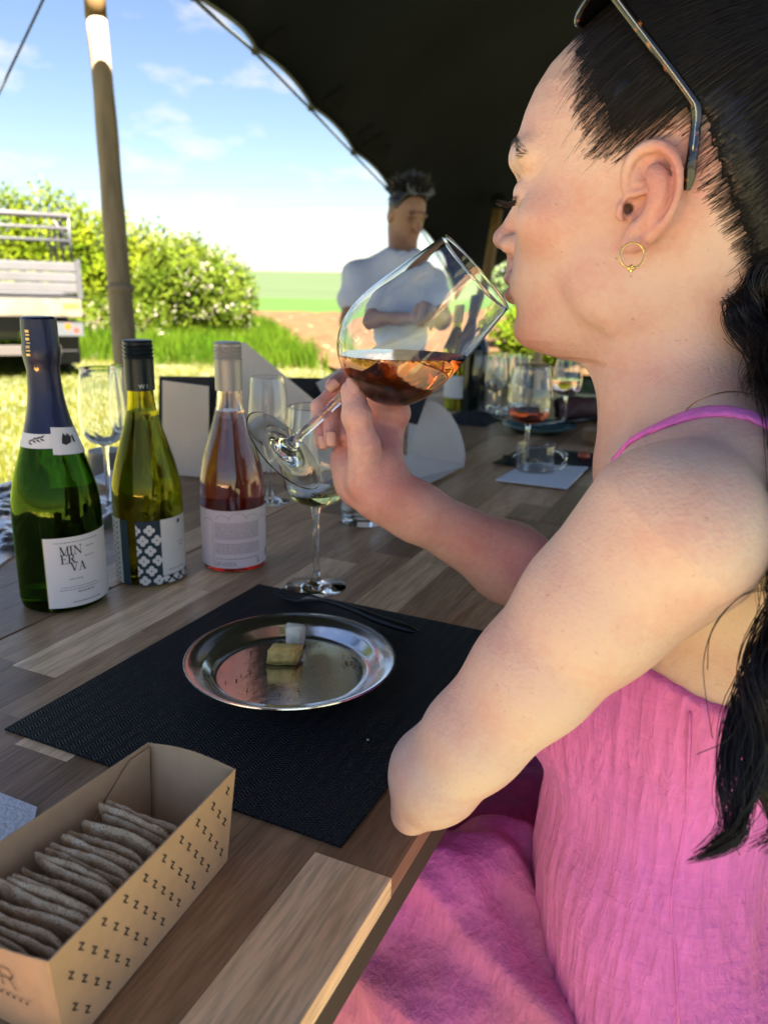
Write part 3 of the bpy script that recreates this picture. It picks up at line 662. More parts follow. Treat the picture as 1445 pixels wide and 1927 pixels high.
oc_ = [bar(.033, .0205, .092, .0205, .0005), bar(.034, .0395, .092, .0395, .0005), bar(.031, .008, .031, .060, .0006)]
for cx, cy, r in ((.044, .066, .008), (.062, .067, .010), (.080, .066, .008), (.024, .060, .009), (.098, .060, .008)):
    oc_ += [bar(cx+r*math.cos(a), cy+r*.75*math.sin(a), cx+r*math.cos(a+.3), cy+r*.75*math.sin(a+.3), .0006) for a in np.arange(0.1, PI-.2, .3)]
print_on('arch_print', b3, RL+0.0002, -84, oc_, m_out, t3)
print_on('icon_print', b3, RL+0.0003, 44, [[(0, .010), (.002, .010), (.002, .0125), (0, .0125)], [(0, .0135), (.0018, .0135), (.0018, .0155), (0, .0155)]], m_ink, t3)
print_on('barcode_print', b3, RL+0.0003, 71, [bar(k*.0009, .0135, k*.0009, .0225, .00045+.0002*(k % 2)) for k in range(7)], m_ink, t3)

# ---- stemware
def wine_glass(name, label, base, R, foot, zb, zr, rim, level=None, m_liq=None, group=None, seg=48, cat='wine glass'):
    """upright glass on the table: bowl from zb to zr, widest R"""
    t = thing(name, base, label, cat, group)
    hgt = zr-zb; w = 0.0011
    bowl = [(R*0.30, zb+hgt*0.015), (R*0.62, zb+hgt*0.06), (R*0.90, zb+hgt*0.17), (R, zb+hgt*0.34), (R*0.985, zb+hgt*0.52), ((R+rim)/2, zb+hgt*0.78), (rim, zr)]
    bo = smooth_prof(bowl, 22); bi = [(max(r-w, 0.001), z+0.0012) for r, z in bo[:-1]]+[(bo[-1][0]-w, zr)]
    st = [(0, 0), (foot, 0), (foot+.0003, .0009), (foot-.001, .0018), (foot*.5, .0045), (foot*.2, .008), (.0045, .014), (.0037, .025), (.0035, zb-0.014), (.005, zb-.005), (R*.16, zb-.001)] if zb > .03 else [(0, 0), (foot, 0), (R*.28, .001)]
    prof = st+bo+[(bo[-1][0]-w*.5, zr+.0006)]+bi[::-1]+[(0, bi[0][1]-0.0004)]
    obj('glass', lathe_mesh('glass', prof, seg, base), m_clear, t)
    if level:
        lq = [(r+.0003, z) for r, z in bi if z < level]; rl = np.interp(level, [z for r, z in bi], [r for r, z in bi])
        obj('wine', lathe_mesh('wine', [(0, bi[0][1]-.0006)]+lq+[(rl+.0003, level), (0, level)], seg, base), m_liq, t)
    return t
m_pale_wine = liquid_mat('pale_wine', (0.93, 0.86, 0.30), 34)
wine_glass('white_wine_glass', 'stemmed glass with a little white wine, standing behind the held glass', at_z(595, 1103), 0.0370, 0.0345, 0.096, 0.207, 0.030, 0.1135, m_pale_wine)
wine_glass('white_wine_glass', 'empty stemmed glass partly hidden behind the sparkling wine bottle', at_z(209, 973), 0.032, 0.031, 0.107, 0.215, 0.026, group='empty stemmed glasses')
wine_glass('white_wine_glass', 'empty stemmed glass half hidden behind the dark screw cap bottle', at_z(262, 958), 0.032, 0.031, 0.106, 0.215, 0.026, group='empty stemmed glasses')
wine_glass('white_wine_glass', 'empty narrow glass half hidden behind the rose bottle', at_z(508, 943), 0.031, 0.030, 0.098, 0.195, 0.025, group='empty stemmed glasses')
m_orange = liquid_mat('orange_wine', (0.90, 0.42, 0.12), 55)
wine_glass('red_wine_glass', 'stemmed glass holding a little amber wine behind the glass cup', at_z(988, 872), 0.043, 0.034, 0.078, 0.190, 0.033, 0.105, m_orange)
wine_glass('pink_wine_glass', 'small stemmed glass of pale pink wine beside the resting hand', at_z(1060, 798), 0.036, 0.03, 0.072, 0.165, 0.028, 0.112, liquid_mat('pink_wine', (0.9, 0.55, 0.42), 18))
for k, (px, py) in enumerate(((903, 776), (921, 768), (938, 778), (957, 770), (928, 790), (973, 776))):
    wine_glass('tasting_glass', 'clear empty tasting glass in the cluster beside the far bottles', at_z(px, py), 0.028, 0.028, 0.073, 0.155, 0.023, group='cluster of tasting glasses', seg=28)
# water tumbler
tb_ = at_z(686, 982); t = thing('water_tumbler', tb_, 'low clear water tumbler behind the raised forearm', 'tumbler')
obj('glass', lathe_mesh('glass', [(0, 0), (.030, 0), (.0325, .002), (.034, .02), (.035, .068), (.0344, .069), (.0335, .068), (.0322, .02), (.030, .012), (0, .011)], 48, tb_), m_clear, t)
obj('water', lathe_mesh('water', [(0, .0108), (.0303, .0118), (.0325, .02), (.0331, .045), (0, .045)], 48, tb_), glass_mat('water', (1, 1, 1, 1), 0, 1.33), t)

# ---- the held glass, tilted to the lips
RIM_C, FOOT_C = at(897, 512, .605), at(535, 848, .685)
AX = RIM_C-FOOT_C; GL = np.linalg.norm(AX); AX /= GL
hg = thing('held_wine_glass', FOOT_C, 'large tilted wine glass of amber wine held to the woman\'s lips', 'wine glass')
bo = smooth_prof([(.0052, .0865), (.017, .0900), (.0305, .0970), (.0408, .1092), (.0462, .125), (.0474, .140), (.0460, .158), (.0425, .182), (.0386, .206), (.0366, GL)], 40)
w = 0.0010; bi = [(max(r-w, .001), z+.0015) for r, z in bo[:-1]]+[(bo[-1][0]-w*.8, GL)]
st = [(0, 0), (.030, 0), (.0411, 0), (.0414, 0), (.0422, .0002), (.0426, .0006), (.0422, .0010), (.0414, .0012), (.0411, .0012), (.030, .0013), (.0205, .0015), (.0190, .0017), (.0120, .0036), (.0085, .0060), (.0060, .0105), (.0042, .020), (.0037, .032), (.0036, .058), (.0040, .079)]
obj('glass', lathe_mesh('glass', st+bo+[(bo[-1][0]-w*.4, GL+.0005)]+bi[::-1]+[(0, bi[0][1]-.0006)], 96, FOOT_C, AX), m_clear, hg)
V, Fq = lathe([(0.0001, bi[0][1]-.0007)]+[(r+.0002, z) for r, z in bi]+[(0.0001, GL-.001)], 96, FOOT_C, AX)
bm = bmesh.new(); vs = [bm.verts.new(v) for v in V]
for q in Fq: bm.faces.new([vs[k] for k in q])
bmesh.ops.remove_doubles(bm, verts=bm.verts, dist=1e-4)
LEVEL = at(757, 668, .635)[2]
r_ = bmesh.ops.bisect_plane(bm, geom=bm.verts[:]+bm.edges[:]+bm.faces[:], plane_co=(0, 0, LEVEL), plane_no=(0, 0, 1), clear_outer=True)
ce = [e for e in r_['geom_cut'] if isinstance(e, bmesh.types.BMEdge)]
bmesh.ops.contextual_create(bm, geom=ce)
me = bm_mesh(bm, 'wine')
for p in me.polygons: p.use_smooth = len(p.vertices) < 6
m_amber = liquid_mat('amber_wine', (0.95, 0.57, 0.13), 36)
obj('wine', me, m_amber, hg)

# ---- placemat, plate, cheese, fork
def weave_mat(name):
    m = mat(name, (0.006, 0.008, 0.014, 1), 0.5, spec=0.22); nt = m.node_tree; p = nt.nodes['Principled BSDF']; L = nt.links.new
    t = nt.nodes.new('ShaderNodeTexCoord'); wz = nt.nodes.new('ShaderNodeTexWave'); wz.wave_type = 'BANDS'; wz.bands_direction = 'X'; wz.wave_profile = 'TRI'; wz.inputs['Scale'].default_value = 26
    sp = nt.nodes.new('ShaderNodeSeparateXYZ'); L(t.outputs['Object'], sp.inputs['Vector']); L(t.outputs['Object'], wz.inputs['Vector'])
    a = nt.nodes.new('ShaderNodeMath'); a.operation = 'MULTIPLY_ADD'; a.inputs[1].default_value = 0.0036; L(wz.outputs['Fac'], a.inputs[0]); L(sp.outputs['Y'], a.inputs[2])
    def sine(src, k):
        m1 = nt.nodes.new('ShaderNodeMath'); m1.operation = 'MULTIPLY'; m1.inputs[1].default_value = k; L(src, m1.inputs[0])
        m2 = nt.nodes.new('ShaderNodeMath'); m2.operation = 'SINE'; L(m1.outputs['Value'], m2.inputs[0]); return m2.outputs['Value']
    s1 = sine(a.outputs['Value'], 2*PI/0.0027); s2 = sine(sp.outputs['X'], 2*PI/0.0022)
    sm_ = nt.nodes.new('ShaderNodeMath'); sm_.operation = 'MULTIPLY_ADD'; sm_.inputs[1].default_value = 0.45; L(s2, sm_.inputs[0]); L(s1, sm_.inputs[2])
    b = nt.nodes.new('ShaderNodeBump'); b.inputs['Strength'].default_value = 0.85; b.inputs['Distance'].default_value = 0.0011; L(sm_.outputs['Value'], b.inputs['Height']); L(b.outputs['Normal'], p.inputs['Normal'])
    mr = nt.nodes.new('ShaderNodeMapRange'); mr.inputs['From Min'].default_value = -1.2; mr.inputs['From Max'].default_value = 1.4; L(sm_.outputs['Value'], mr.inputs['Value'])
    r = nt.nodes.new('ShaderNodeValToRGB'); r.color_ramp.elements[0].color = (0.002, 0.002, 0.004, 1); r.color_ramp.elements[1].color = (0.011, 0.014, 0.023, 1); L(mr.outputs['Result'], r.inputs['Fac']); L(r.outputs['Color'], p.inputs['Base Color'])
    return m
m_weave = weave_mat('woven_black_vinyl')
m0, m1_, m2 = at_z(5, 1378), at_z(485, 1103), at_z(645, 1593); m3 = m1_+(m2-m0)
cM = (m0+m1_+m2+m3)/4; angM = math.atan2(*(m1_-m0)[:2]); lx, ly = np.linalg.norm(m2-m0), np.linalg.norm(m1_-m0)
bm = bmesh.new(); add_box(bm, (0, 0, 0.0012), (lx, ly, 0.0014)); pm = obj('placemat', bm_mesh(bm, 'placemat'), m_weave, world=False)
pm.location = tuple(cM); pm.rotation_euler = (0, 0, -angM); tag(pm, 'woven black placemat under the steel plate', 'placemat', 'black placemats')
m_steel = mat('brushed_steel', (0.78, 0.77, 0.76, 1), 0.16, metal=1.0, bump=0.02, bscale=120, var=0.05, vscale=30)
m_steel.node_tree.nodes['Principled BSDF'].inputs['Anisotropic'].default_value = 0.35
pc = at_z(548, 1239, 0.765); pc[2] = 0.7519
prof = [(0, .0008), (.066, .0006), (.0705, .0012), (.0745, .0035), (.0795, .0095), (.0825, .0118), (.092, .0150), (.0962, .0166), (.0974, .0166), (.0977, .0156), (.0966, .0148), (.0918, .0138), (.0825, .0106), (.0785, .0072), (.0742, .0020), (.0700, .0002), (0, 0)]
prof = [(r*.957, z) for r, z in prof]; pl = obj('steel_plate', lathe_mesh('steel_plate', prof, 128, pc), m_steel, world=True)
pl.data.transform(Matrix.Translation(-Vector(pc))); pl.location = tuple(pc); tag(pl, 'round stainless steel plate holding two pieces of cheese', 'plate')
def chunk(name, pts2, h, c, ang, m, label, top_shift=(0, 0), sub=2, rough=0.0012):
    bm = bmesh.new(); ca, sa = math.cos(ang), math.sin(ang)
    lo = [bm.verts.new((x*ca-y*sa, x*sa+y*ca, 0)) for x, y in pts2]; hi = [bm.verts.new(((x+top_shift[0])*ca*0.96-(y+top_shift[1])*sa*0.96, (x+top_shift[0])*sa*0.96+(y+top_shift[1])*ca*0.96, h*(1+0.12*math.sin(3*k)))) for k, (x, y) in enumerate(pts2)]
    bm.faces.new(lo[::-1]); bm.faces.new(hi); n = len(lo)
    for k in range(n): bm.faces.new((lo[k], lo[(k+1) % n], hi[(k+1) % n], hi[k]))
    bmesh.ops.bevel(bm, geom=bm.edges[:], offset=0.0012, segments=2, affect='EDGES')
    bmesh.ops.triangulate(bm, faces=bm.faces[:]); bmesh.ops.subdivide_edges(bm, edges=bm.edges[:], cuts=2, use_grid_fill=True)
    for v in bm.verts: v.co += Vector((mnoise.noise(v.co*180), mnoise.noise(v.co*180+Vector((5, 5, 5))), mnoise.noise(v.co*180+Vector((9, 1, 4)))))*rough
    zmin = min(v.co.z for v in bm.verts)
    for v in bm.verts: v.co.z -= zmin
    o = obj(name, bm_mesh(bm, name, True), m, world=False); o.location = tuple(c); tag(o, label, 'cheese'); return o
cz = 0.7519+0.0011
m_hard = mat('hard_cheese', (0.86, 0.58, 0.17, 1), 0.5, var=0.18, vscale=90, bump=0.4, bscale=160); m_soft = mat('white_cheese', (0.86, 0.80, 0.64, 1), 0.55, var=0.08, vscale=120, bump=0.25, bscale=200)
for m_ in (m_hard, m_soft):
    m_.node_tree.nodes['Principled BSDF'].inputs['Subsurface Weight'].default_value = 0.25; m_.node_tree.nodes['Principled BSDF'].inputs['Subsurface Scale'].default_value = 0.004
c1 = at_z(535, 1246, cz); c2 = at_z(556, 1214, cz)
chunk('hard_cheese', [(-.0165, -.007), (.0115, -.009), (.0175, .006), (-.012, .0085)], 0.0145, c1, 0.10, m_hard, 'chunk of golden hard cheese on the plate', (.001, .0015))
chunk('white_cheese', [(-.009, -.007), (.0085, -.008), (.010, .006), (-.0085, .007)], 0.0185, c2, 0.1, m_soft, 'chunk of white cheese standing behind the golden piece', (0, .002))
cr_ = []
for k in range(46):
    a = rng.uniform(0, 2*PI); rr = 0.062*math.sqrt(rng.random()); q = pc+np.array([rr*math.cos(a), rr*math.sin(a), .0016])
    if k < 18: q = at_z(655+rng.normal()*9, 1248+rng.normal()*3, cz+.0006)
    if 18 <= k < 24: q = at_z(500+rng.uniform(-40, 90), 1300+rng.uniform(-9, 6), cz+.0006)
    cr_.append((q, rng.uniform(.0004, .0011)))
bm = bmesh.new()
for q, s in cr_: add_box(bm, q, (s*1.4, s, s), Matrix.Rotation(rng.uniform(0, 3), 3, 'Z'))
o = obj('crumbs', bm_mesh(bm, 'crumbs'), mat('crumb', (0.32, 0.19, 0.08, 1), 0.9)); tag(o, 'scattered brown crumbs on the steel plate', 'crumbs', kind='stuff')
# black fork lying behind the plate
fa, fb = at_z(523, 1122), at_z(785, 1203); fd = (fb-fa); fl_ = np.linalg.norm(fd); fd /= fl_; fn = np.array([-fd[1], fd[0], 0]); fz = np.array([0, 0, .7535])
fk = thing('fork', (fa[0], fa[1], .752), 'matt black fork with thick handle lying behind the plate', 'fork')
m_black = mat('black_plastic', (0.008, 0.008, 0.009, 1), 0.3)
def fp(x, y, z): return fa*np.array([1, 1, 0])+fz+fd*x+fn*y+np.array([0, 0, z])
for k in range(4):
    y = (k-1.5)*.0052; obj('tine', tube_mesh('tine', spline([fp(0, y, .004), fp(.012, y, .0015), fp(.03, y, .001), fp(.042, y*.9, .003)], 8), [.0004, .0009, .0011, .0012, .0012, .0013, .0013, .0014], 6), m_black, fk)
hp = spline([fp(.038, 0, .003), fp(.05, 0, .005), (fp(.07, 0, .009)), fp(.11, 0, .008), fp(fl_*.75, 0, .005), fp(fl_, 0, .0045)], 24)
V, Fq = tubes(hp[None], 1.0, 12); cen = np.repeat(hp, 12, 0); off = V-cen; ty = off@fn; tz = off[:, 2]
wy = np.interp(np.linspace(0, 1, 24), [0, .08, .2, .4, .7, .93, 1], [.0095, .0085, .0035, .0032, .0060, .0075, .003]); wz_ = np.interp(np.linspace(0, 1, 24), [0, .2, .5, .8, .96, 1], [.0016, .0018, .003, .0042, .004, .001])
V = cen+fn*(ty*np.repeat(wy, 12))[:, None]+np.array([0, 0, 1.0])*(tz*np.repeat(wz_, 12))[:, None]
obj('handle', mesh_np('handle', V, Fq, True), m_black, fk)
cq = at_z(692, 1392, .7535); o = obj('crumb', box_mesh('crumb', cq, (.0018, .0012, .001)), mat('pale_crumb', (0.5, 0.48, 0.42, 1), .8)); tag(o, 'single pale crumb on the near half of the placemat', 'crumb')

# ---- cracker box
m_kraft = mat('kraft_card', (0.54, 0.335, 0.18, 1), 0.75, var=0.06, vscale=60, bump=0.06, bscale=500)
HB = 0.061; zt = 0.75+HB
def v3(x, y, z): return np.array([x, y, z])
fl, fr, nr, nl_ = v3(-.1425, .4345, zt), v3(-.0850, .4095, zt), v3(-.1380, .2690, zt), v3(-.2122, .3024, zt)
def drop(p, c, k=0.90): q = c+(p-c)*k; return v3(q[0], q[1], .7506)
cB = (fl+fr+nr+nl_)/4
flb, frb, nrb, nlb = [drop(p, cB) for p in (fl, fr, nr, nl_)]
bx = thing('cracker_box', (cB[0], cB[1], .75), 'open kraft card box of crackers printed with small black Z letters', 'box')
mid = (fl+fr)/2+v3(0, 0, .0035)
TH = .0009
def strip_panel(name, lo, hi, th):
    lo, hi = np.array(lo), np.array(hi); n = len(lo); nn = np.cross(lo[-1]-lo[0], hi[0]-lo[0]); nn = nn/np.linalg.norm(nn)*th
    if nn@(cB-lo[0]) < 0: nn = -nn
    V = np.vstack([lo, hi, lo+nn, hi+nn]); Fq = []
    for k in range(n-1): Fq += [(k, k+1, n+k+1, n+k), (2*n+k, 3*n+k, 3*n+k+1, 2*n+k+1), (n+k, n+k+1, 3*n+k+1, 3*n+k)]
    Fq += [(0, n, 3*n, 2*n), (n-1, 3*n-1, 4*n-1, 2*n-1)]
    return obj(name, mesh_np(name, V, np.array(Fq)), m_kraft, bx)
kk = np.linspace(0, 1, 9)
strip_panel('far_panel', [flb+(frb-flb)*k for k in kk], [fl+(fr-fl)*k+v3(0, 0, .0036*math.sin(PI*k)) for k in kk], TH)
obj('right_panel', plate_poly('right_panel', [frb, nrb, nr, (nr+fr)/2-v3(0, 0, .0006), fr], TH), m_kraft, bx)
obj('left_panel', plate_poly('left_panel', [nlb, flb, fl, nl_], TH), m_kraft, bx)
nm = (nr+nl_)/2-v3(0, 0, .006)
strip_panel('near_panel', [nlb+(nrb-nlb)*k for k in kk], [nl_+(nr-nl_)*k-v3(0, 0, .006*math.sin(PI*k)) for k in kk], TH)
obj('base_panel', plate_poly('base_panel', [flb, nlb, nrb, frb], -TH), m_kraft, bx)
# glue flap folded on the inside of the left wall
def wl_(u, v, off=.0014):
    a = flb+(nlb-flb)*u; b = fl+(nl_-fl)*u; n = np.cross(nlb-flb, fl-flb); n /= np.linalg.norm(n)
    if n@(cB-fl) < 0: n = -n
    return a+(b-a)*v+n*off
obj('glue_flap', plate_poly('glue_flap', [wl_(0.01, .02), wl_(.36, .02), wl_(.36, .55), wl_(.12, .97), wl_(0.01, .97)], .0005), m_kraft, bx)
obj('glue_flap', plate_poly('glue_flap', [wl_(.99, .02), wl_(.66, .02), wl_(.66, .45), wl_(.80, .62), wl_(.99, .8)], .0005), m_kraft, bx)
# Z print on the right wall
nW = np.cross(frb-nrb, fr-frb); nW /= np.linalg.norm(nW)
if nW@(fr-cB) < 0: nW = -nW
eU = (nr-fr); LU = np.linalg.norm(eU); eU = eU/LU
def wr(u, v):  # u metres from the far end, v metres down from the rim
    k = u/LU; a = fr+(nr-fr)*k; b = frb+(nrb-frb)*k; d = (b-a)/np.linalg.norm(b-a); return a+d*v+nW*.0013
zp = []
ZQ = [[(-.12, -.10), (1.12, -.10), (1.12, .13), (-.12, .13)], [(1.10, .05), (.74, .05), (-.10, .95), (.26, .95)], [(-.12, .87), (1.12, .87), (1.12, 1.10), (-.12, 1.10)]]
for iz in range(-1, 14):
    for j in range(5):
        u0_, v0_ = 0.0085+iz*0.0155-j*0.0073, 0.0065+j*0.0098
        if not (0.004 < u0_ < LU-0.005): continue
        for qd in ZQ: zp.append([wr(u0_-a*.0024+c*.0010, v0_+a*.0026+c*.0034) for a, c in qd])
V = np.array(zp).reshape(-1, 3); obj('letter_print', mesh_np('letter_print', V, np.arange(len(V)).reshape(-1, 4)), m_ink, bx)
nN = np.cross(nlb-nrb, nr-nrb); nN /= np.linalg.norm(nN)
if nN@(nr-cB) < 0: nN = -nN
eN = (nr-nl_); LN = np.linalg.norm(eN); eN = eN/LN
def wn_(u, v): a = nr-eN*u; b = nrb+(nlb-nrb)*(u/LN); d = (b-a)/np.linalg.norm(b-a); return a+d*v+nN*.0013
Vt, Tt = text_tris('R', .0175); Vt = Vt*np.array([.92, 1]); V = np.array([wn_(.030-x, .027-y) for x, y in Vt])
m_brown_ink = mat('brown_ink', (0.05, 0.03, 0.02, 1), .7)
stk = [bar(0, 0, 0, .0125, .0007), bar(0, .0125, .005, .0125, .0007), bar(0, .0062, .005, .0062, .0007), bar(.0048, .0062, .0085, 0, .0007)]+[bar(.005+.0031*math.cos(a), .00935+.0031*math.sin(a), .005+.0031*math.cos(a+.4), .00935+.0031*math.sin(a+.4), .0007) for a in np.arange(-PI/2, PI/2-.1, .38)]
zp = [wn_(.032-x, .0295-y) for q in stk for x, y in q]
for k in range(9):
    x0 = .019+k*.0042; zp += [wn_(x0-x, .036-y) for x, y in ((0, 0), (.0016, 0), (.0016, .0017), (0, .0017))]
V = np.array(zp); obj('end_print', mesh_np('end_print', V, np.arange(len(V)).reshape(-1, 4)), m_brown_ink, bx)
# crackers standing in the box
def cracker_mat():
    m = mat('seeded_cracker', (.6, .45, .3, 1), .85, spec=.25); nt = m.node_tree; p = nt.nodes['Principled BSDF']; L = nt.links.new; t = nt.nodes.new('ShaderNodeTexCoord'); oi = nt.nodes.new('ShaderNodeObjectInfo')
    n = nt.nodes.new('ShaderNodeTexNoise'); n.inputs['Scale'].default_value = 110; n.inputs['Detail'].default_value = 5; L(t.outputs['Object'], n.inputs['Vector'])
    r = nt.nodes.new('ShaderNodeValToRGB'); e = r.color_ramp.elements; e[0].position = .34; e[0].color = (.66, .40, .20, 1); e[1].position = .66; e[1].color = (.92, .68, .44, 1); L(n.outputs['Fac'], r.inputs['Fac'])
    v = nt.nodes.new('ShaderNodeTexNoise'); v.inputs['Scale'].default_value = 900; v.inputs['Detail'].default_value = 2; L(t.outputs['Object'], v.inputs['Vector'])
    k = nt.nodes.new('ShaderNodeMapRange'); k.inputs['From Min'].default_value = .56; k.inputs['From Max'].default_value = .66; k.inputs['To Max'].default_value = .8; L(v.outputs['Fac'], k.inputs['Value'])
    x = nt.nodes.new('ShaderNodeMix'); x.data_type = 'RGBA'; L(k.outputs['Result'], x.inputs[0]); L(r.outputs['Color'], x.inputs[6]); x.inputs[7].default_value = (.13, .075, .04, 1)
    q = nt.nodes.new('ShaderNodeMapRange'); q.inputs['To Min'].default_value = .72; q.inputs['To Max'].default_value = 1.12; L(oi.outputs['Random'], q.inputs['Value'])
    vm = nt.nodes.new('ShaderNodeVectorMath'); vm.operation = 'SCALE'; L(x.outputs[2], vm.inputs[0]); L(q.outputs['Result'], vm.inputs['Scale']); L(vm.outputs['Vector'], p.inputs['Base Color'])
    b_ = nt.nodes.new('ShaderNodeBump'); b_.inputs['Strength'].default_value = .5; b_.inputs['Distance'].default_value = .0012; L(v.outputs['Fac'], b_.inputs['Height']); L(b_.outputs['Normal'], p.inputs['Normal']); return m
m_crk = cracker_mat()
axb = ((fr+fl)/2-(nr+nl_)/2); axb[2] = 0; LB = np.linalg.norm(axb); axb /= LB; sdb = np.array([axb[1], -axb[0], 0])
ncr = 22; gaps = rng.choice([.0036, .0042, .0050, .0066], ncr, p=[.3, .3, .25, .15]); gaps = gaps*(.104/gaps.sum()); posk = .020+np.cumsum(gaps)-gaps[0]
for k in range(ncr):
    pos = posk[k]; c0 = (nr+nl_)/2+axb*pos
    wfull = np.interp(pos/LB, [0, 1], [.0745, .0595])*.93; wd = wfull*rng.uniform(.84, .93); shf = rng.uniform(-.4, .5)*(wfull-wd); hgt = rng.uniform(.0465, .0520)
    nx, nz_ = 24, 8; Vf = []; leanA = math.radians(16+rng.normal()*1.5); yaw = rng.normal()*.035; ph = rng.uniform(0, 9); amp = rng.uniform(.0002, .0011); bow = rng.normal()*.0014; crn = rng.uniform(.006, .011); crl = rng.uniform(.002, .005)
    for sgn in (1, -1):
        for jz in range(nz_):
            for ix in range(nx):
                a = ix/(nx-1)-.5; b = (jz/(nz_-1))**.8
                dr_ = max(0, (a-.5)*wd+crn)/crn; dl_ = max(0, (-a-.5)*wd+crl)/crl          # rounded upper corners
                top = hgt-crn*(1-math.sqrt(max(0, 1-dr_*dr_)))*.9-crl*(1-math.sqrt(max(0, 1-dl_*dl_)))+.0009*mnoise.noise((a*7+k*3, k, 0))+.0012*math.sin(a*4+ph)
                hz_ = top*b; th = .00112+.00022*mnoise.noise((a*16, b*7, k*2.3)); th *= (1 if b < .97 else .5)
                off = amp*math.sin(a*8+ph)+bow*(4*a*a)+.0004*mnoise.noise((a*12, b*6, k*1.7))+sgn*th
                q = c0+sdb*(a*wd*math.cos(yaw)+shf)+axb*(off+a*wd*math.sin(yaw)-hz_*math.sin(leanA)); Vf.append((q[0], q[1], .7523+hz_*math.cos(leanA)))
    N1 = nx*nz_; Fq = []
    for jz in range(nz_-1):
        for ix in range(nx-1):
            a = jz*nx+ix; Fq.append((a, a+1, a+nx+1, a+nx)); Fq.append((N1+a, N1+a+nx, N1+a+nx+1, N1+a+1))
    ring = [ix for ix in range(nx)]+[jz*nx+nx-1 for jz in range(1, nz_)]+[(nz_-1)*nx+ix for ix in range(nx-2, -1, -1)]+[jz*nx for jz in range(nz_-2, 0, -1)]
    for a, b in zip(ring, ring[1:]+ring[:1]): Fq.append((b, a, N1+a, N1+b))
    o = obj('cracker', mesh_np('cracker', np.array(Vf)-c0*np.array([1, 1, 0])-np.array([0, 0, .75]), np.array(Fq), True), m_crk, world=False); o.location = (c0[0], c0[1], .75)
    tag(o, {0: 'nearest cracker of the row, standing right behind the printed near panel of the kraft box', ncr-1: 'farthest cracker of the row, beside the empty end of the kraft box'}.get(k, 'thin brown seeded cracker standing in the row inside the kraft box'), 'cracker', 'crackers in the kraft box')

# ---- napkins, bag, tin, far tableware
m_paper = mat('white_tissue', (0.72, 0.73, 0.75, 1), 0.9, bump=0.35, bscale=260)
nk = [at_z(-60, 1535), at_z(2, 1500), at_z(72, 1528), at_z(60, 1575), at_z(0, 1625), at_z(-120, 1640)]
t = thing('paper_napkin', (nk[0][0], nk[0][1], .75), 'white dimpled paper napkin beside the cracker box', 'napkin', 'paper napkins')
obj('sheet', plate_poly('sheet', [p+np.array([0, 0, .0022]) for p in nk[:4]+nk[4:]], .0016), m_paper, t)
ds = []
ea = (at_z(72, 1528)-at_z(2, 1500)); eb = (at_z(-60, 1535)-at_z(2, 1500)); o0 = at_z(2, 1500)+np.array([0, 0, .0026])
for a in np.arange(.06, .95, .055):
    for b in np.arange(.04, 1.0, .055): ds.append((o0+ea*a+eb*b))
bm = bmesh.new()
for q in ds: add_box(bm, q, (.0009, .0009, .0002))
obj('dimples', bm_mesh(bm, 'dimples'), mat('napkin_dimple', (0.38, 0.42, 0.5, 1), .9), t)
# crumpled clear bag at the left edge of the table
def plastic_mat():
    m = bpy.data.materials.new('clear_plastic_film'); m.use_nodes = True; nt = m.node_tree; nt.nodes.remove(nt.nodes['Principled BSDF'])
    tr = nt.nodes.new('ShaderNodeBsdfTransparent'); tr.inputs['Color'].default_value = (.86, .9, .93, 1); gl = nt.nodes.new('ShaderNodeBsdfGlossy'); gl.inputs['Roughness'].default_value = .3
    df = nt.nodes.new('ShaderNodeBsdfDiffuse'); df.inputs['Color'].default_value = (.75, .8, .85, 1); a = nt.nodes.new('ShaderNodeMixShader'); b = nt.nodes.new('ShaderNodeMixShader'); fr_ = nt.nodes.new('ShaderNodeFresnel'); fr_.inputs['IOR'].default_value = 1.6
    a.inputs['Fac'].default_value = .62; nt.links.new(tr.outputs[0], a.inputs[1]); nt.links.new(df.outputs[0], a.inputs[2]); nt.links.new(fr_.outputs[0], b.inputs['Fac']); nt.links.new(a.outputs[0], b.inputs[1]); nt.links.new(gl.outputs[0], b.inputs[2]); nt.links.new(b.outputs[0], nt.nodes['Material Output'].inputs['Surface']); return m
bc = tab(.50, .78); n = 60; V = []
for i in range(n):
    for j in range(n):
        a, b = i/(n-1)-.5, j/(n-1)-.5; e = max(0, 1-(abs(a)*2)**4)*max(0, 1-(abs(b)*2)**4)
        z = .002+e*(.016+.016*mnoise.noise((a*5, b*5, 1))+.012*abs(mnoise.noise((a*13, b*13, 2)))+.006*abs(mnoise.noise((a*30, b*30, 7))))
        p = bc+TV*(a*.30+.02*mnoise.noise((b*4, a*4, 3)))+SV*(b*.30+.02*mnoise.noise((a*4, b*4, 9))); V.append((p[0], p[1], .7508+z))
i = np.arange(n-1)[:, None]*n+np.arange(n-1)[None]
o = obj('plastic_bag', mesh_np('plastic_bag', np.array(V), np.stack([i, i+1, i+n+1, i+n], -1).reshape(-1, 4), True), plastic_mat()); tag(o, 'crumpled clear plastic bag at the left edge of the table', 'bag')
tc_ = at_z(204, 893); o = obj('tin', lathe_mesh('tin', [(0, 0), (.029, 0), (.030, .001), (.030, .034), (.0305, .035), (.0305, .043), (.0295, .0445), (0, .0445)], 40, tc_), mat('grey_tin', (.22, .20, .18, 1), .45, metal=.4)); tag(o, 'small grey lidded tin behind the sparkling wine bottle', 'tin')
q = [at_z(178, 915), at_z(215, 898), at_z(262, 905), at_z(225, 932)]; o = obj('folded_paper', plate_poly('folded_paper', [p+np.array([0, 0, .008]) for p in q], .0075), m_paper); tag(o, 'folded white paper lying behind the bottles', 'paper')
cz_ = at_z(1005, 890); cu_ = thing('glass_cup', cz_, 'clear glass cup with a loop handle standing on a white napkin', 'cup')
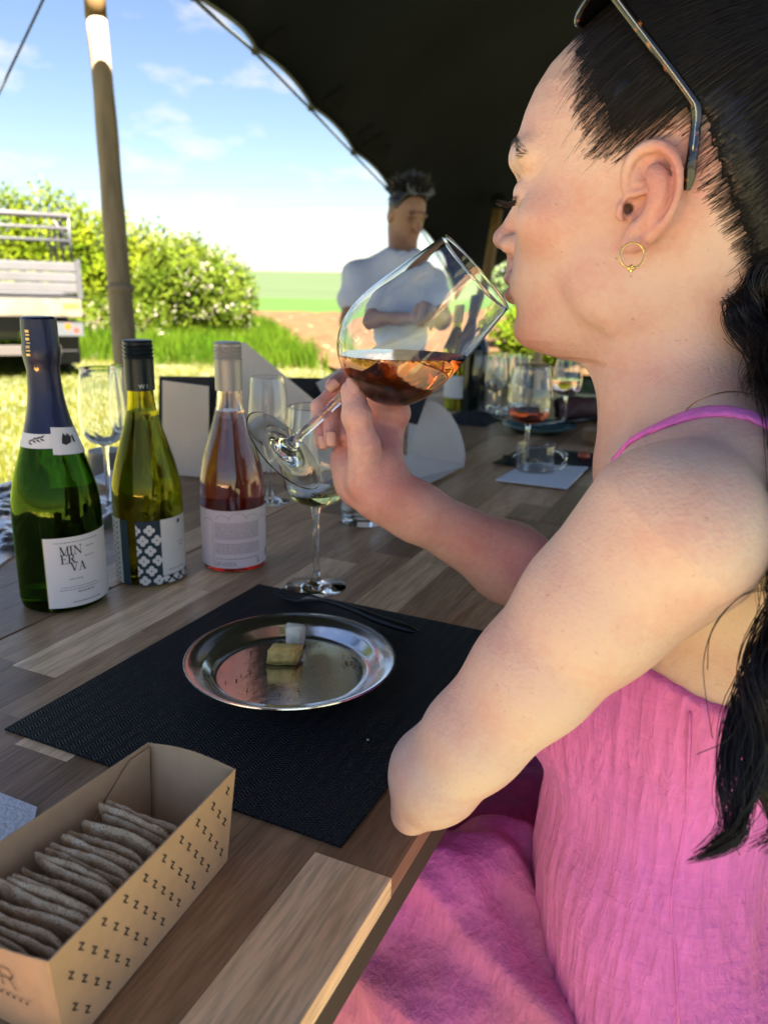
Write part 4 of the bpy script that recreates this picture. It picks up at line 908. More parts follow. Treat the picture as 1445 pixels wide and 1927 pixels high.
obj('glass', lathe_mesh('glass', [(0, .0025), (.026, .0025), (.029, .003), (.034, .006), (.0355, .02), (.0360, .055), (.0354, .0558), (.0346, .055), (.034, .02), (.032, .010), (0, .008)], 48, cz_), m_clear, cu_)
hx = np.array([math.cos(-.35), math.sin(-.35), 0]); hp = [cz_+hx*(.0345+.020*math.sin(a))+np.array([0, 0, .029-.018*math.cos(a)]) for a in np.linspace(.12, PI-.12, 16)]
obj('handle', tube_mesh('handle', hp, .0038, 10), m_clear, cu_)
sp0, sp1 = at_z(955, 868), at_z(1012, 850); t = thing('teaspoon', sp0, 'teaspoon lying behind the glass cup', 'spoon'); m_sil = mat('polished_steel', (.6, .6, .6, 1), .18, metal=1)
sp0[2] = .757; sp1[2] = .757
obj('bowl', lathe_mesh('bowl', [(0, -.003), (.008, -.001), (.0125, .003), (.0118, .003), (.0075, 0), (0, -.0018)], 20, sp0), m_sil, t); obj('handle', tube_mesh('handle', spline([sp0+(sp1-sp0)*.13, (sp0+sp1)/2+np.array([0, 0, .004]), sp1, sp1+(sp1-sp0)*.4], 10), .0022, 8), m_sil, t)
q = [at_z(932, 908), at_z(985, 878), at_z(1105, 884), at_z(1066, 924)]; o = obj('paper_napkin', plate_poly('paper_napkin', [p+np.array([0, 0, .0032]) for p in q], .0026), m_paper); tag(o, 'folded white napkin under the glass cup', 'napkin', 'paper napkins')
q0, q1 = at_z(926, 874), at_z(988, 843); q2 = at_z(1098, 893); q3 = q1+(q2-q0); o = obj('placemat', plate_poly('placemat', [p+np.array([0, 0, .0020]) for p in (q0, q1, q3, q2)], .0015), m_weave); tag(o, 'black placemat partly hidden behind the woman\'s shoulder', 'placemat', 'black placemats')
for px, py, r, c, nm_, lb in ((1060, 858, .009, (.6, .5, .3, 1), 'cheese_cube', 'small cream cheese piece on the farther placemat'), (1098, 862, .013, (.45, .08, .03, 1), 'tomato_slice', 'small red food piece on the farther placemat')):
    b = at_z(px, py, .7525); o = obj(nm_, lathe_mesh(nm_, [(0, 0), (r*.8, 0), (r, r*.3), (r*.85, r*.8), (0, r)], 14, b), mat(nm_+'_surface', c, .5)); tag(o, lb, 'food')
pt = at_z(1012, 812); o = obj('teal_plate', lathe_mesh('teal_plate', [(0, .004), (.045, .004), (.06, .006), (.085, .018), (.087, .018), (.0865, .016), (.06, .002), (.045, 0), (0, 0)], 56, pt), mat('teal_glaze', (.05, .12, .12, 1), .25)); tag(o, 'shallow teal ceramic plate on the farther table', 'plate')
ka, kb = at_z(1005, 800, .772), at_z(1120, 787, .775); t = thing('table_knife', ka, 'black handled knife resting across the teal plate', 'knife'); obj('blade', tube_mesh('blade', [ka, ka+(kb-ka)*.5], [.001, .005], 6), m_sil, t); obj('handle', tube_mesh('handle', [ka+(kb-ka)*.5, ka+(kb-ka)*.75, kb+(kb-ka)*.2], [.006, .0085, .008], 8), m_black, t)
bb = at_z(1132, 838); o = obj('wooden_bowl', lathe_mesh('wooden_bowl', [(0, 0), (.03, 0), (.042, .012), (.046, .032), (.043, .033), (.038, .014), (0, .008)], 36, bb), mat('turned_wood', (.24, .14, .07, 1), .6, var=.2, vscale=20)); tag(o, 'small brown wooden bowl beside the woman\'s shoulder', 'bowl')
V = []; n = 30; qc = at_z(885, 790)
for i in range(n):
    for j in range(n):
        a, b = i/(n-1)-.5, j/(n-1)-.5; e = max(0, 1-(2*abs(a))**6)*max(0, 1-(2*abs(b))**6); p = qc+TV*(a*.17)+SV*(b*.13); V.append((p[0], p[1], .7506+e*(.012+.006*mnoise.noise((a*5, b*5, 4))+.004*mnoise.noise((a*14, b*14, 4)))))
i = np.arange(n-1)[:, None]*n+np.arange(n-1)[None]; o = obj('dark_napkin', mesh_np('dark_napkin', np.array(V), np.stack([i, i+1, i+n+1, i+n], -1).reshape(-1, 4), True), mat('charcoal_cloth', (.016, .017, .02, 1), .8)); tag(o, 'folded charcoal cloth napkin in front of the far bottles', 'napkin')
def far_bottle(base, label, m_g, r, h, capm, lab_m):
    t = thing('wine_bottle', base, label, 'bottle', 'far wine bottles')
    pf = [(0, 0), (r*.9, 0), (r, .006), (r, h*.5), (r*.9, h*.58), (r*.5, h*.72), (r*.37, h*.8), (r*.37, h*.99), (0, h)]
    obj('glass', lathe_mesh('glass', smooth_prof(pf[1:], 24)+[(0, h)], 36, base), m_g, t)
    obj('cap', lathe_mesh('cap', [(r*.41, h*.82), (r*.41, h*.99), (r*.36, h+.002), (0, h+.002)], 24, base), capm, t)
    if lab_m: label_patch('paper_label', base, r+.0006, -80, 70, .035, .095, lab_m, t, 16)
far_bottle(at_z(858, 770), 'green wine bottle with pale label on the farther table', m_olive, .036, .275, mat('gold_cap', (.35, .28, .12, 1), .4, metal=.5), m_white_print)
far_bottle(at_z(888, 772), 'nearly black wine bottle beside the green one on the farther table', mat('black_bottle_glass', (.006, .01, .006, 1), .08), .037, .30, m_black, None)

# ---- opened card wine carton
m_taupe = mat('taupe_card', (.78, .60, .43, 1), .8, var=.05, vscale=14, bump=.1, bscale=180); m_greyc = mat('grey_card', (.56, .48, .40, 1), .8, var=.05, vscale=14, bump=.08, bscale=150); m_darkc = mat('dark_card_lining', (.012, .012, .013, 1), .7)
ct = thing('wine_carton', tab(.95, .55), 'opened taupe card wine carton with raised flaps behind the rose bottle', 'carton')
def pan(nm_, pts, m, th=.004): obj(nm_, plate_poly(nm_, [np.array([*q[:2], max(q[2], .7546)]) for q in (at(*p) for p in pts)], th), m, ct)
pan('front_panel', [(306, 893, 1.40), (392, 905, 1.385), (392, 727, 1.35), (306, 716, 1.365)], m_taupe)
pan('lining_panel', [(395, 905, 1.41), (424, 910, 1.405), (424, 712, 1.375), (395, 708, 1.38)], m_darkc)
pan('back_panel', [(300, 890, 1.66), (640, 850, 1.66), (640, 712, 1.62), (300, 708, 1.62)], m_darkc)
pan('raised_flap', [(455, 647, 1.50), (462, 645, 1.50), (611, 770, 1.47), (655, 830, 1.46), (655, 925, 1.44), (425, 925, 1.44), (425, 735, 1.48)], m_taupe)
pan('raised_flap', [(596, 722, 1.62), (730, 640, 1.60), (800, 730, 1.54), (790, 800, 1.52), (640, 800, 1.56)], m_greyc)
pan('dark_strip', [(752, 790, 1.50), (795, 700, 1.52), (818, 706, 1.52), (785, 800, 1.49)], m_darkc)
arc = [(768, 858, 1.44), (872, 882, 1.50)]+[(818+58*math.cos(a)+(0), 850-94*math.sin(a)+20*math.cos(a), 1.50+.02*math.sin(a)) for a in np.linspace(0.12, PI*.80, 12)]
pan('rounded_flap', arc, m_greyc)
pan('lower_flap', [(768, 860, 1.44), (872, 884, 1.50), (862, 898, 1.488), (778, 934, 1.325), (700, 925, 1.32), (700, 850, 1.43)], mat('pale_grey_card', (.62, .54, .46, 1), .8, var=.05, vscale=14))
# ================================================================== SCULPTING FIELDS
class Field:
    def __init__(s): s.ops = []
    def add(s, fn, c, R, k=0.01, mode='u'): s.ops.append((fn, np.array(c, float), R, k, mode)); return s
    def cap(s, a, b, ra, rb=None, k=0.01, mode='u'):
        a, b = np.array(a, float), np.array(b, float); rb = ra if rb is None else rb; ba = b-a; bb = max(ba@ba, 1e-12)
        def fn(P):
            h = np.clip(((P-a)@ba)/bb, 0, 1); return np.linalg.norm(P-a-h[:, None]*ba, axis=1)-(ra+(rb-ra)*h)
        return s.add(fn, (a+b)/2, math.sqrt(bb)/2+max(ra, rb), k, mode)
    def chain(s, pts, rs, k=0.01, mode='u'):
        for i in range(len(pts)-1): s.cap(pts[i], pts[i+1], rs[i], rs[i+1], k, mode)
        return s
    def ell(s, c, r, M=None, k=0.01, mode='u'):
        c = np.array(c, float); r = np.array(r, float); M = np.eye(3) if M is None else np.array(M)
        def fn(P):
            q = (P-c)@M.T; k0 = np.linalg.norm(q/r, axis=1); k1 = np.linalg.norm(q/(r*r), axis=1); return k0*(k0-1)/np.maximum(k1, 1e-9)
        return s.add(fn, c, r.max(), k, mode)
    @staticmethod
    def comb(F, d, k, mode):
        if mode == 'u':
            h = np.maximum(k-np.abs(F-d), 0)/k; return np.minimum(F, d)-h*h*k*0.25
        d2 = -d if mode == 's' else d
        h = np.maximum(k-np.abs(F-d2), 0)/k; return np.maximum(F, d2)+h*h*k*0.25
    def eval(s, P):
        F = np.full(len(P), 1.0)
        for fn, c, R, k, mode in s.ops:
            if R < 5:
                m = ((P-c)**2).sum(1) < (R+2.2*k+0.03)**2
                if mode == 'u' and True:
                    far = ~m
                    if far.any(): F[far] = np.minimum(F[far], np.sqrt(((P[far]-c)**2).sum(1))-R)
                if m.any(): F[m] = s.comb(F[m], fn(P[m]), k, mode)
            else: F = s.comb(F, fn(P), k, mode)
        return F
    def mesh(s, lo, hi, h, project=True):
        lo = np.array(lo, float); hi = np.array(hi, float); B = 8; bs = B*h
        nb = np.ceil((hi-lo)/bs).astype(int)
        G = np.stack(np.meshgrid(*[np.arange(n) for n in nb], indexing='ij'), -1).reshape(-1, 3)
        cen = lo+(G+0.5)*bs; Fc = s.eval(cen)
        act = np.abs(Fc) < bs*1.9+0.006; G = G[act]; cen = cen[act]
        o = np.arange(-1, B+1)*h; off = np.stack(np.meshgrid(o, o, o, indexing='ij'), -1).reshape(-1, 3); n1 = B+2
        ny, nz = (nb[1]+2)*B, (nb[2]+2)*B; IDS, VS, QS = [], [], []
        CH = 1200
        corner = np.array([(a, b, c) for a in (0, 1) for b in (0, 1) for c in (0, 1)])
        edges = [(i, j) for i in range(8) for j in range(i+1, 8) if np.abs(corner[i]-corner[j]).sum() == 1]
        for c0 in range(0, len(G), CH):
            g = G[c0:c0+CH]; ce = cen[c0:c0+CH]; org = lo+g*bs; m_ = len(g)
            F = np.full((m_, n1**3), 1.0)
            for fn, c, R, k, mode in s.ops:
                if R < 5: sel = np.where(np.linalg.norm(ce-c, axis=1) < R+2.2*k+bs*1.3+.012)[0]
                else: sel = np.arange(m_)
                if len(sel) == 0: continue
                P = (org[sel][:, None]+off[None]).reshape(-1, 3)
                F[sel] = s.comb(F[sel].ravel(), fn(P), k, mode).reshape(len(sel), -1)
            F = F.reshape(m_, n1, n1, n1); ins = F < 0
            cnt = sum(ins[:, a:a+n1-1, b:b+n1-1, c:c+n1-1].astype(np.int8) for a, b, c in corner)
            mix = np.argwhere((cnt > 0) & (cnt < 8))
            if len(mix) == 0: continue
            vals = np.stack([F[mix[:, 0], mix[:, 1]+a, mix[:, 2]+b, mix[:, 3]+c] for a, b, c in corner], 1)
            acc = np.zeros((len(mix), 3)); num = np.zeros(len(mix))
            for i, j in edges:
                a, b = vals[:, i], vals[:, j]; x = (a < 0) != (b < 0)
                t = np.where(x, a/np.where(x, a-b, 1), 0)
                acc += np.where(x[:, None], corner[i]+(corner[j]-corner[i])*t[:, None], 0); num += x
            gl = g[mix[:, 0]]*B+mix[:, 1:]                        # cell index + 1 offset
            VS.append(lo+(gl-1+acc/num[:, None])*h); IDS.append((gl[:, 0]*ny+gl[:, 1])*nz+gl[:, 2])
            for ax in range(3):
                sl0 = [slice(None)]+[slice(1, B+1)]*3; sl1 = list(sl0); sl1[ax+1] = slice(2, B+2)
                A_, B_ = ins[tuple(sl0)], ins[tuple(sl1)]; e = np.argwhere(A_ != B_)
                if len(e) == 0: continue
                flip = A_[tuple(e.T)]; base = g[e[:, 0]]*B+e[:, 1:]+1
                o1, o2 = [(1, 2), (2, 0), (0, 1)][ax]; d1 = np.eye(3, dtype=int)[o1]; d2 = np.eye(3, dtype=int)[o2]
                q = np.stack([base-d1-d2, base-d2, base, base-d1], 1); q = (q[..., 0]*ny+q[..., 1])*nz+q[..., 2]
                q[~flip] = q[~flip][:, ::-1]; QS.append(q)
        ids = np.concatenate(IDS); V = np.vstack(VS); Q = np.vstack(QS)
        u, first = np.unique(ids, return_index=True); V = V[first]; pos = np.searchsorted(u, Q); pos = np.minimum(pos, len(u)-1)
        good = (u[pos] == Q).all(1); Q = pos[good]
        if project:
            e = h*0.4; d0 = s.eval(V); gr = np.stack([s.eval(V+np.eye(3)[i]*e)-d0 for i in range(3)], 1)/e
            V = V-np.clip(d0/np.maximum((gr**2).sum(1), 0.2), -h*0.7, h*0.7)[:, None]*gr
        return V, Q
    def hit(s, px, py, d0, d1, n=300):
        ds = np.linspace(d0, d1, n); P = np.array([at(px, py, d) for d in ds]); F = s.eval(P); k = np.where(F < 0)[0]
        if len(k) == 0: return at(px, py, ds[np.argmin(F)])
        k = k[0]; 
        if k == 0: return P[0]
        t = F[k-1]/(F[k-1]-F[k]); return P[k-1]+(P[k]-P[k-1])*t
def set_attr(me, name, arr):
    a = me.attributes.new(name, 'FLOAT_COLOR', 'POINT'); c = np.ones((len(me.vertices), 4), np.float32); c[:, :3] = arr; a.data.foreach_set('color', c.ravel())
def blob(V, c, r): return np.exp(-((V-np.array(c))**2).sum(1)/(r*r))

# ================================================================== THE WOMAN
phi = math.radians(-66); HF = np.array([math.sin(phi), math.cos(phi), 0]); HL = np.array([-math.cos(phi), math.sin(phi), 0]); UP = np.array([0, 0, 1.0])
HC = np.array([0.18254425, 0.59705188, 1.13876526]); HM = np.stack([HF, HL, UP])
def hd(f, l, u): return HC+f*HF+l*HL+u*UP
pb = math.radians(-64); BF = np.array([math.sin(pb), math.cos(pb), 0]); BL = np.array([-math.cos(pb), math.sin(pb), 0]); N0 = np.array([.2236, .579, 1.004]); BM = np.stack([BF, BL, UP])
def bd(f, l, u): return N0+f*BF+l*BL+u*UP
FU = np.array([-.104, -.100, -.095, -.089, -.083, -.070, -.058, -.045, -.030, -.010, .007, .020, .031, .042, .053, .066, .080, .095, .110, .122])
FFr = np.array([.052, .070, .081, .0885, .0905, .0895, .0925, .0945, .0935, .0925, .0925, .0945, .0945, .0955, .0950, .0910, .0850, .0755, .060, .038])
FWd = np.array([.014, .025, .032, .0385, .043, .0505, .0560, .0605, .0645, .0675, .0690, .0690, .0690, .0695, .0705, .070, .065, .055, .040, .020])
FBk = np.array([.015, .03, .045, .055, .062, .075, .085, .09, .09, .09, .09, .09, .09, .09, .09, .09, .085, .075, .055, .03])
FCn = np.array([.035, .030, .024, .018, .014, .006, 0, -.004, -.006, -.006, -.006, -.006, -.006, -.006, -.006, -.006, -.006, -.006, -.006, -.006])
def face_fn(P):
    q = (P-HC)@HM.T; F_, L_, U_ = q.T
    w, f, bk, c = [np.interp(U_, FU, a) for a in (FWd, FFr, FBk, FCn)]
    dx = np.where(F_ > c, (F_-c)/(f-c), (c-F_)/bk); p = 2.35
    g = np.maximum((np.abs(dx)**p+np.abs(L_/w)**p)**(1/p), .04); r = np.hypot(F_-c, L_)
    d = np.where(r > 1e-5, r*(1-1/g), -.03)*0.78
    return np.maximum(np.maximum(d, U_-.123), -.1035-U_)
SK = Field()
def cranium(fd, grow=0.0, k=.02):
    fd.ell(hd(-.012, 0, .042), (.0970+grow, .0755+grow, .0925+grow), HM, k)
    fd.ell(hd(-.050, 0, .022), (.066+grow, .070+grow, .072+grow), HM, .03)
cranium(SK); SK.add(face_fn, hd(.03, 0, .0), .155, .016)
# neck, nape, throat
SK.cap(hd(-.036, 0, -.02), hd(-.040, 0, -.165), .0510, .0565, .036)
SK.cap(hd(-.004, .026, -.105), bd(.035, .03, -.03), .018, .016, .03); SK.cap(hd(-.004, -.026, -.105), bd(.035, -.03, -.03), .018, .016, .03)
# jaw angle, cheek bone, chin
SK.ell(hd(.012, .052, -.052), (.022, .009, .020), HM, .02); SK.ell(hd(.012, -.052, -.052), (.022, .009, .020), HM, .02)
for s in (1, -1):
    SK.ell(hd(.062, s*.047, -.008), (.018, .012, .012), HM, .022)
SK.ell(hd(.078, 0, -.084), (.010, .014, .011), HM, .010)
# brow, nose, lips
SK.chain([hd(.0775, -.046, .036), hd(.0855, -.022, .036), hd(.0865, 0, .034), hd(.0855, .022, .036), hd(.0775, .046, .036)], [.008, .0085, .007, .0085, .008], .012)
SK.cap(hd(.0850, 0, .018), hd(.1025, 0, -.0145), .0068, .0078, .007)
SK.ell(hd(.1055, 0, -.0172), (.0078, .0085, .0070), HM, .006)
for s in (1, -1): SK.ell(hd(.0955, s*.0115, -.0215), (.0095, .0062, .0068), HM, .005)
SK.cap(hd(.0955, 0, -.024), hd(.0975, 0, -.040), .0050, .0045, .008)
for s in (1, -1): SK.ell(hd(.0985, s*.0065, -.0285), (.0045, .0030, .0035), HM, .002, 's')
SK.chain([hd(.0875, -.022, -.0505), hd(.0955, -.010, -.0455), hd(.0972, 0, -.0462), hd(.0955, .010, -.0455), hd(.0875, .022, -.0505)], [.0022, .0042, .0045, .0042, .0022], .0035)
SK.chain([hd(.0875, -.020, -.0525), hd(.0945, -.009, -.0575), hd(.0950, 0, -.0585), hd(.0945, .009, -.0575), hd(.0875, .020, -.0525)], [.002, .0045, .0050, .0045, .002], .0035)
# eyes: socket and lowered lid
for s in (1, -1):
    SK.ell(hd(.0985, s*.030, .015), (.0125, .014, .0085), HM, .010, 's')
    SK.ell(hd(.0785, s*.030, .0120), (.0125, .0155, .0112), HM, .004)
    SK.chain([hd(.0845, s*.016, .0200), hd(.0885, s*.028, .0222), hd(.0840, s*.044, .0195)], [.0008, .0008, .0008], .0022, 's')
    SK.cap(hd(.0895, s*.018, .0065), hd(.0870, s*.043, .0070), .0016, .0014, .003)
# ear (the near one seen, the far one mirrored)
def ear(fd, s):
    e = lambda f, l, u: hd(f*.92+.0035, s*l, u*.93-.0025)
    fd.ell(e(-.014, .0745, .008), (.0150, .0055, .0270), HM, .005)
    he = [(.0015, .0735, .004), (.0045, .0755, .016), (.0030, .0775, .0275), (-.0035, .0795, .0345), (-.0125, .0825, .0365), (-.0215, .0855, .0325), (-.0278, .0880, .0220), (-.0292, .0885, .0090), (-.0262, .0875, -.0040), (-.0205, .0850, -.0135), (-.0130, .0815, -.0205), (-.0045, .0780, -.0250), (.0010, .0755, -.0225)]
    hp = spline([np.array(q) for q in he], 34)
    rr = np.interp(np.linspace(0, 1, 34), [0, .15, .4, .65, .85, 1], [.0016, .0030, .0036, .0034, .0036, .0030])
    fd.chain([e(*q) for q in hp], rr, .0022)
    fd.ell(e(-.0050, .0775, -.0190), (.0068, .0042, .0082), HM, .004)
    fd.ell(e(-.0085, .0835, .0215), (.0085, .0068, .0070), HM, .003, 's')
    fd.chain([e(*q) for q in spline([np.array(q) for q in ((-.0150, .0870, .0290), (-.0225, .0905, .0200), (-.0240, .0905, .0080), (-.0205, .0890, -.0050))], 10)], np.full(10, .0026), .0045, 's')
    fd.ell(e(-.0048, .0815, .0002), (.0085, .0100, .0125), HM, .003, 's')
    an = spline([np.array(q) for q in ((-.0085, .0790, -.0135), (-.0150, .0830, -.0060), (-.0185, .0855, .0040), (-.0180, .0855, .0140), (-.0140, .0835, .0215))], 14)
    fd.chain([e(*q) for q in an], np.full(14, .0034), .0055)
    fd.cap(e(.0005, .0755, .0075), e(-.0110, .0795, .0100), .0022, .0020, .003)
    fd.ell(e(.0055, .0752, -.0020), (.0036, .0040, .0062), HM, .004)
    fd.ell(e(-.0050, .0795, -.0125), (.0040, .0034, .0034), HM, .004)
    fd.chain([e(-.0010, .0800, .0030), e(-.0005, .0800, -.0030), e(.0010, .0790, -.0085)], [.0030, .0034, .0022], .003, 's'); fd.chain([e(.0005, .0760, .0025), e(.0010, .0760, -.0040)], [.0028, .0028], .002, 's'); fd.cap(e(.0005, .0770, .0), e(.0040, .0620, 0), .0032, .0030, .002, 's')
ear(SK, 1); ear(SK, -1)
# torso
def torso(fd, g=0.0, k=.05):
    fd.ell(bd(-.030, 0, -.165), (.097+g, .148+g, .155+g), BM, k)
    for s in (1, -1):
        fd.ell(bd(-.078, s*.075, -.12), (.036+g, .060+g, .080+g), BM, k)
        fd.ell(bd(.044, s*.062, -.205), (.053+g, .056+g, .058+g), BM, .04)
    fd.ell(bd(-.022, 0, -.315), (.090+g, .128+g, .12+g), BM, k)
    fd.ell(bd(-.020, 0, -.375), (.089+g, .136+g, .085+g), BM, k)
    fd.ell(bd(-.060, 0, -.455), (.120+g, .165+g, .100+g), BM, k)
torso(SK)
LS = at(1262, 1004, .43); LA = [LS, at(1116, 1146, .449), at(1003, 1268, .462), at(889, 1391, .475), at(818, 1476, .485), at(775, 1530, .490)]; LR = [.0500, .0412, .0350, .0296, .0236, .0130]
SK.cap(bd(-.035, .05, -.045), bd(-.022, .13, -.048), .046, .047, .05)
SK.chain(LA, LR, .010)
RSH = bd(-.01, -.165, -.045)
SK.cap(bd(-.035, -.05, -.045), RSH, .046, .045, .05)
SK.cap(hd(-.052, .015, -.13), bd(-.030, .115, -.020), .036, .028, .05); SK.cap(hd(-.052, -.015, -.13), bd(-.030, -.115, -.020), .036, .028, .05)
SK.cap(bd(.035, .02, -.045), bd(.012, .13, -.022), .010, .010, .03)                 # collar bone
# left forearm lies along the table edge behind the upper arm
LE = LA[4]+np.array([.0, 0.01, .004]); LH = np.array([.165, .625, .802])
SK.cap(LE, LE*.45+LH*.55+np.array([0, 0, .004]), .0270, .0290, .012); SK.cap(LE*.45+LH*.55+np.array([0, 0, .004]), LH, .0300, .0205, .015)
SK.ell(LH+np.array([.02, .03, .0]), (.022, .042, .016), None, .02)
for k in range(4):
    b0 = LH+np.array([.012+.011*k, .062-.006*k, .004]); SK.chain([b0, b0+np.array([.006, .024, .004]), b0+np.array([.006, .036, -.012])], [.008, .0075, .0065], .006)
# right arm and the hand that holds the stem
RE = np.array([.190, .690, .800]); RW = at(716, 925, .655)
SK.cap(RSH, RE, .042, .034, .03)
fa_ = RE*.60+RW*.40+np.array([0, 0, .002]); SK.cap(RE, fa_, .0310, .0325, .02); SK.cap(fa_, RW*.86+RE*.14, .0325, .0215, .02); SK.cap(RW*.86+RE*.14, RW, .0215, .0205, .02)
hz = lambda x, y, d: at(440+x/4.014, 660+y/4.014, d)      # pixel of the enlarged hand study
SK.cap(RW, hz(1090, 900, .657), .0215, .0200, .016); SK.cap(hz(1090, 900, .657), hz(1190, 560, .680), .0185, .0118, .010)
SK.cap(hz(1060, 900, .664), hz(1120, 520, .695), .0175, .0112, .010); SK.cap(hz(980, 930, .670), hz(1000, 560, .698), .0170, .0108, .012)
SK.cap(hz(930, 960, .674), hz(890, 640, .694), .0165, .0110, .016); SK.cap(hz(960, 1010, .672), hz(850, 830, .683), .0170, .0125, .014)
SK.chain([hz(1000, 970, .647), hz(985, 720, .634), hz(928, 500, .630), hz(897, 310, .633)], [.0175, .0124, .0106, .0096], .0045)       # thumb
SK.ell(hz(930, 490, .629), (.0100, .0100, .0095), None, .006)
FING = {
 'index': ([hz(1205, 470, .672), hz(1000, 265, .692), hz(850, 205, .690), hz(752, 256, .678)], [.0118, .0092, .0082, .0066]),
 'middle': ([hz(1150, 520, .688), hz(800, 300, .702), hz(655, 430, .694), hz(672, 690, .680)], [.0115, .0092, .0082, .0066]),
 'ring': ([hz(1060, 560, .694), hz(850, 380, .694), hz(742, 490, .676), hz(740, 668, .664)], [.0112, .0090, .0082, .0068]),
 'little': ([hz(930, 640, .690), hz(880, 480, .690), hz(830, 560, .676), hz(850, 650, .668)], [.0100, .0080, .0072, .0060])}
for nm_, (pt_, rd) in FING.items(): SK.chain(pt_, rd, .0028)
SK.ell(hz(1215, 470, .672), (.0125, .0125, .0125), None, .008)
SKV, SKQ = SK.mesh((-.11, .22, .69), (.50, .98, 1.30), .00135)
wm = thing('person', (N0[0], N0[1], 0), 'dark haired woman in a pink sundress drinking from a tilted wine glass', 'person')

def skin_mat(name, base, red, lip, bump=.28):
    m = bpy.data.materials.new(name); m.use_nodes = True; nt = m.node_tree; p = nt.nodes['Principled BSDF']; L = nt.links.new
    a = nt.nodes.new('ShaderNodeAttribute'); a.attribute_name = 'tint'; sp = nt.nodes.new('ShaderNodeSeparateColor'); L(a.outputs['Color'], sp.inputs['Color'])
    t = nt.nodes.new('ShaderNodeTexCoord')
    n = nt.nodes.new('ShaderNodeTexNoise'); n.inputs['Scale'].default_value = 24; n.inputs['Detail'].default_value = 9; n.inputs['Roughness'].default_value = .62; L(t.outputs['Object'], n.inputs['Vector'])
    mr = nt.nodes.new('ShaderNodeMapRange'); mr.inputs['From Min'].default_value = .3; mr.inputs['From Max'].default_value = .7; mr.inputs['To Min'].default_value = -.26; mr.inputs['To Max'].default_value = .26; n5 = nt.nodes.new('ShaderNodeTexNoise'); n5.inputs['Scale'].default_value = 190; n5.inputs['Detail'].default_value = 4; L(t.outputs['Object'], n5.inputs['Vector']); m5 = nt.nodes.new('ShaderNodeMath'); m5.operation = 'MULTIPLY_ADD'; m5.inputs[1].default_value = .55; L(n5.outputs['Fac'], m5.inputs[0]); m6 = nt.nodes.new('ShaderNodeMath'); m6.operation = 'SUBTRACT'; m6.inputs[1].default_value = .275; L(n.outputs['Fac'], m6.inputs[0]); L(m6.outputs['Value'], m5.inputs[2]); L(m5.outputs['Value'], mr.inputs['Value'])
    ad = nt.nodes.new('ShaderNodeMath'); ad.operation = 'ADD'; ad.use_clamp = True; L(sp.outputs['Red'], ad.inputs[0]); L(mr.outputs['Result'], ad.inputs[1])
    def mixc(c1, c2, f):
        x = nt.nodes.new('ShaderNodeMix'); x.data_type = 'RGBA'
        for i_, c in ((6, c1), (7, c2)):
            if isinstance(c, tuple): x.inputs[i_].default_value = c+(1,)
            else: L(c, x.inputs[i_])
        L(f, x.inputs[0]); return x.outputs[2]
    c = mixc(base, red, ad.outputs['Value'])
    v = nt.nodes.new('ShaderNodeTexNoise'); v.inputs['Scale'].default_value = 330; v.inputs['Detail'].default_value = 2; L(t.outputs['Object'], v.inputs['Vector'])
    vr = nt.nodes.new('ShaderNodeMapRange'); vr.inputs['From Min'].default_value = .66; vr.inputs['From Max'].default_value = .78; vr.inputs['To Max'].default_value = .35; L(v.outputs['Fac'], vr.inputs['Value'])
    c = mixc(c, tuple(x*.55 for x in red), vr.outputs['Result'])
    c = mixc(c, lip, sp.outputs['Green'])
    c = mixc(c, (.03, .022, .02), sp.outputs['Blue'])
    L(c, p.inputs['Base Color']); p.inputs['Roughness'].default_value = .48; p.inputs['Specular IOR Level'].default_value = .38
    p.inputs['Subsurface Weight'].default_value = .16; p.inputs['Subsurface Scale'].default_value = .006; p.inputs['Subsurface Radius'].default_value = (1, .36, .2)
    b1_ = nt.nodes.new('ShaderNodeTexNoise'); b1_.inputs['Scale'].default_value = 420; b1_.inputs['Detail'].default_value = 3; L(t.outputs['Object'], b1_.inputs['Vector'])
    b = nt.nodes.new('ShaderNodeBump'); b.inputs['Strength'].default_value = bump*1.3; b.inputs['Distance'].default_value = .0018; L(b1_.outputs['Fac'], b.inputs['Height']); L(b.outputs['Normal'], p.inputs['Normal'])
    return m
m_skin = skin_mat('skin', (.67, .465, .385), (.60, .27, .23), (.36, .115, .10))
me = mesh_np('body', SKV, SKQ, True)
red = .22*blob(SKV, hd(.05, .06, -.012), .035)+.7*blob(SKV, hd(-.022, .088, .02), .022)+.45*blob(SKV, hd(-.01, .08, -.005), .03)+.6*blob(SKV, hd(.108, 0, -.018), .014)+.30*blob(SKV, hd(.08, 0, -.085), .03)+.35*blob(SKV, LA[5], .05)
for q in (hz(1150, 480, .66), hz(900, 320, .637), hz(740, 620, .665), hz(680, 680, .68), hz(760, 250, .68), hz(850, 580, .68)): red += .55*blob(SKV, q, .022)
red += .6*blob(SKV, RW, .05)+.45*blob(SKV, fa_, .09)+.35*blob(SKV, hz(980, 750, .65), .05)+.15+.3*blob(SKV, hd(-.027, .088, .018), .016)
red += .22*np.array([mnoise.noise(tuple(p*14)) for p in SKV.tolist()] if False else np.sin(SKV[:, 0]*61+2*np.sin(SKV[:, 2]*43))*np.sin(SKV[:, 2]*57+SKV[:, 1]*38))
lipm = np.zeros(len(SKV))
for a, b, r in ((hd(.0945, -.014, -.0475), hd(.0945, .014, -.0475), .0045), (hd(.094, -.012, -.0565), hd(.094, .012, -.0565), .0060), (hd(.0975, -.006, -.047), hd(.0975, .006, -.047), .0048), (hd(.0975, -.006, -.058), hd(.0975, .006, -.058), .0058)):
    ba = b-a; h = np.clip((SKV-a)@ba/(ba@ba), 0, 1); lipm = np.maximum(lipm, np.exp(-(np.linalg.norm(SKV-a-h[:, None]*ba, axis=1)/r)**6))
dark = np.zeros(len(SKV))
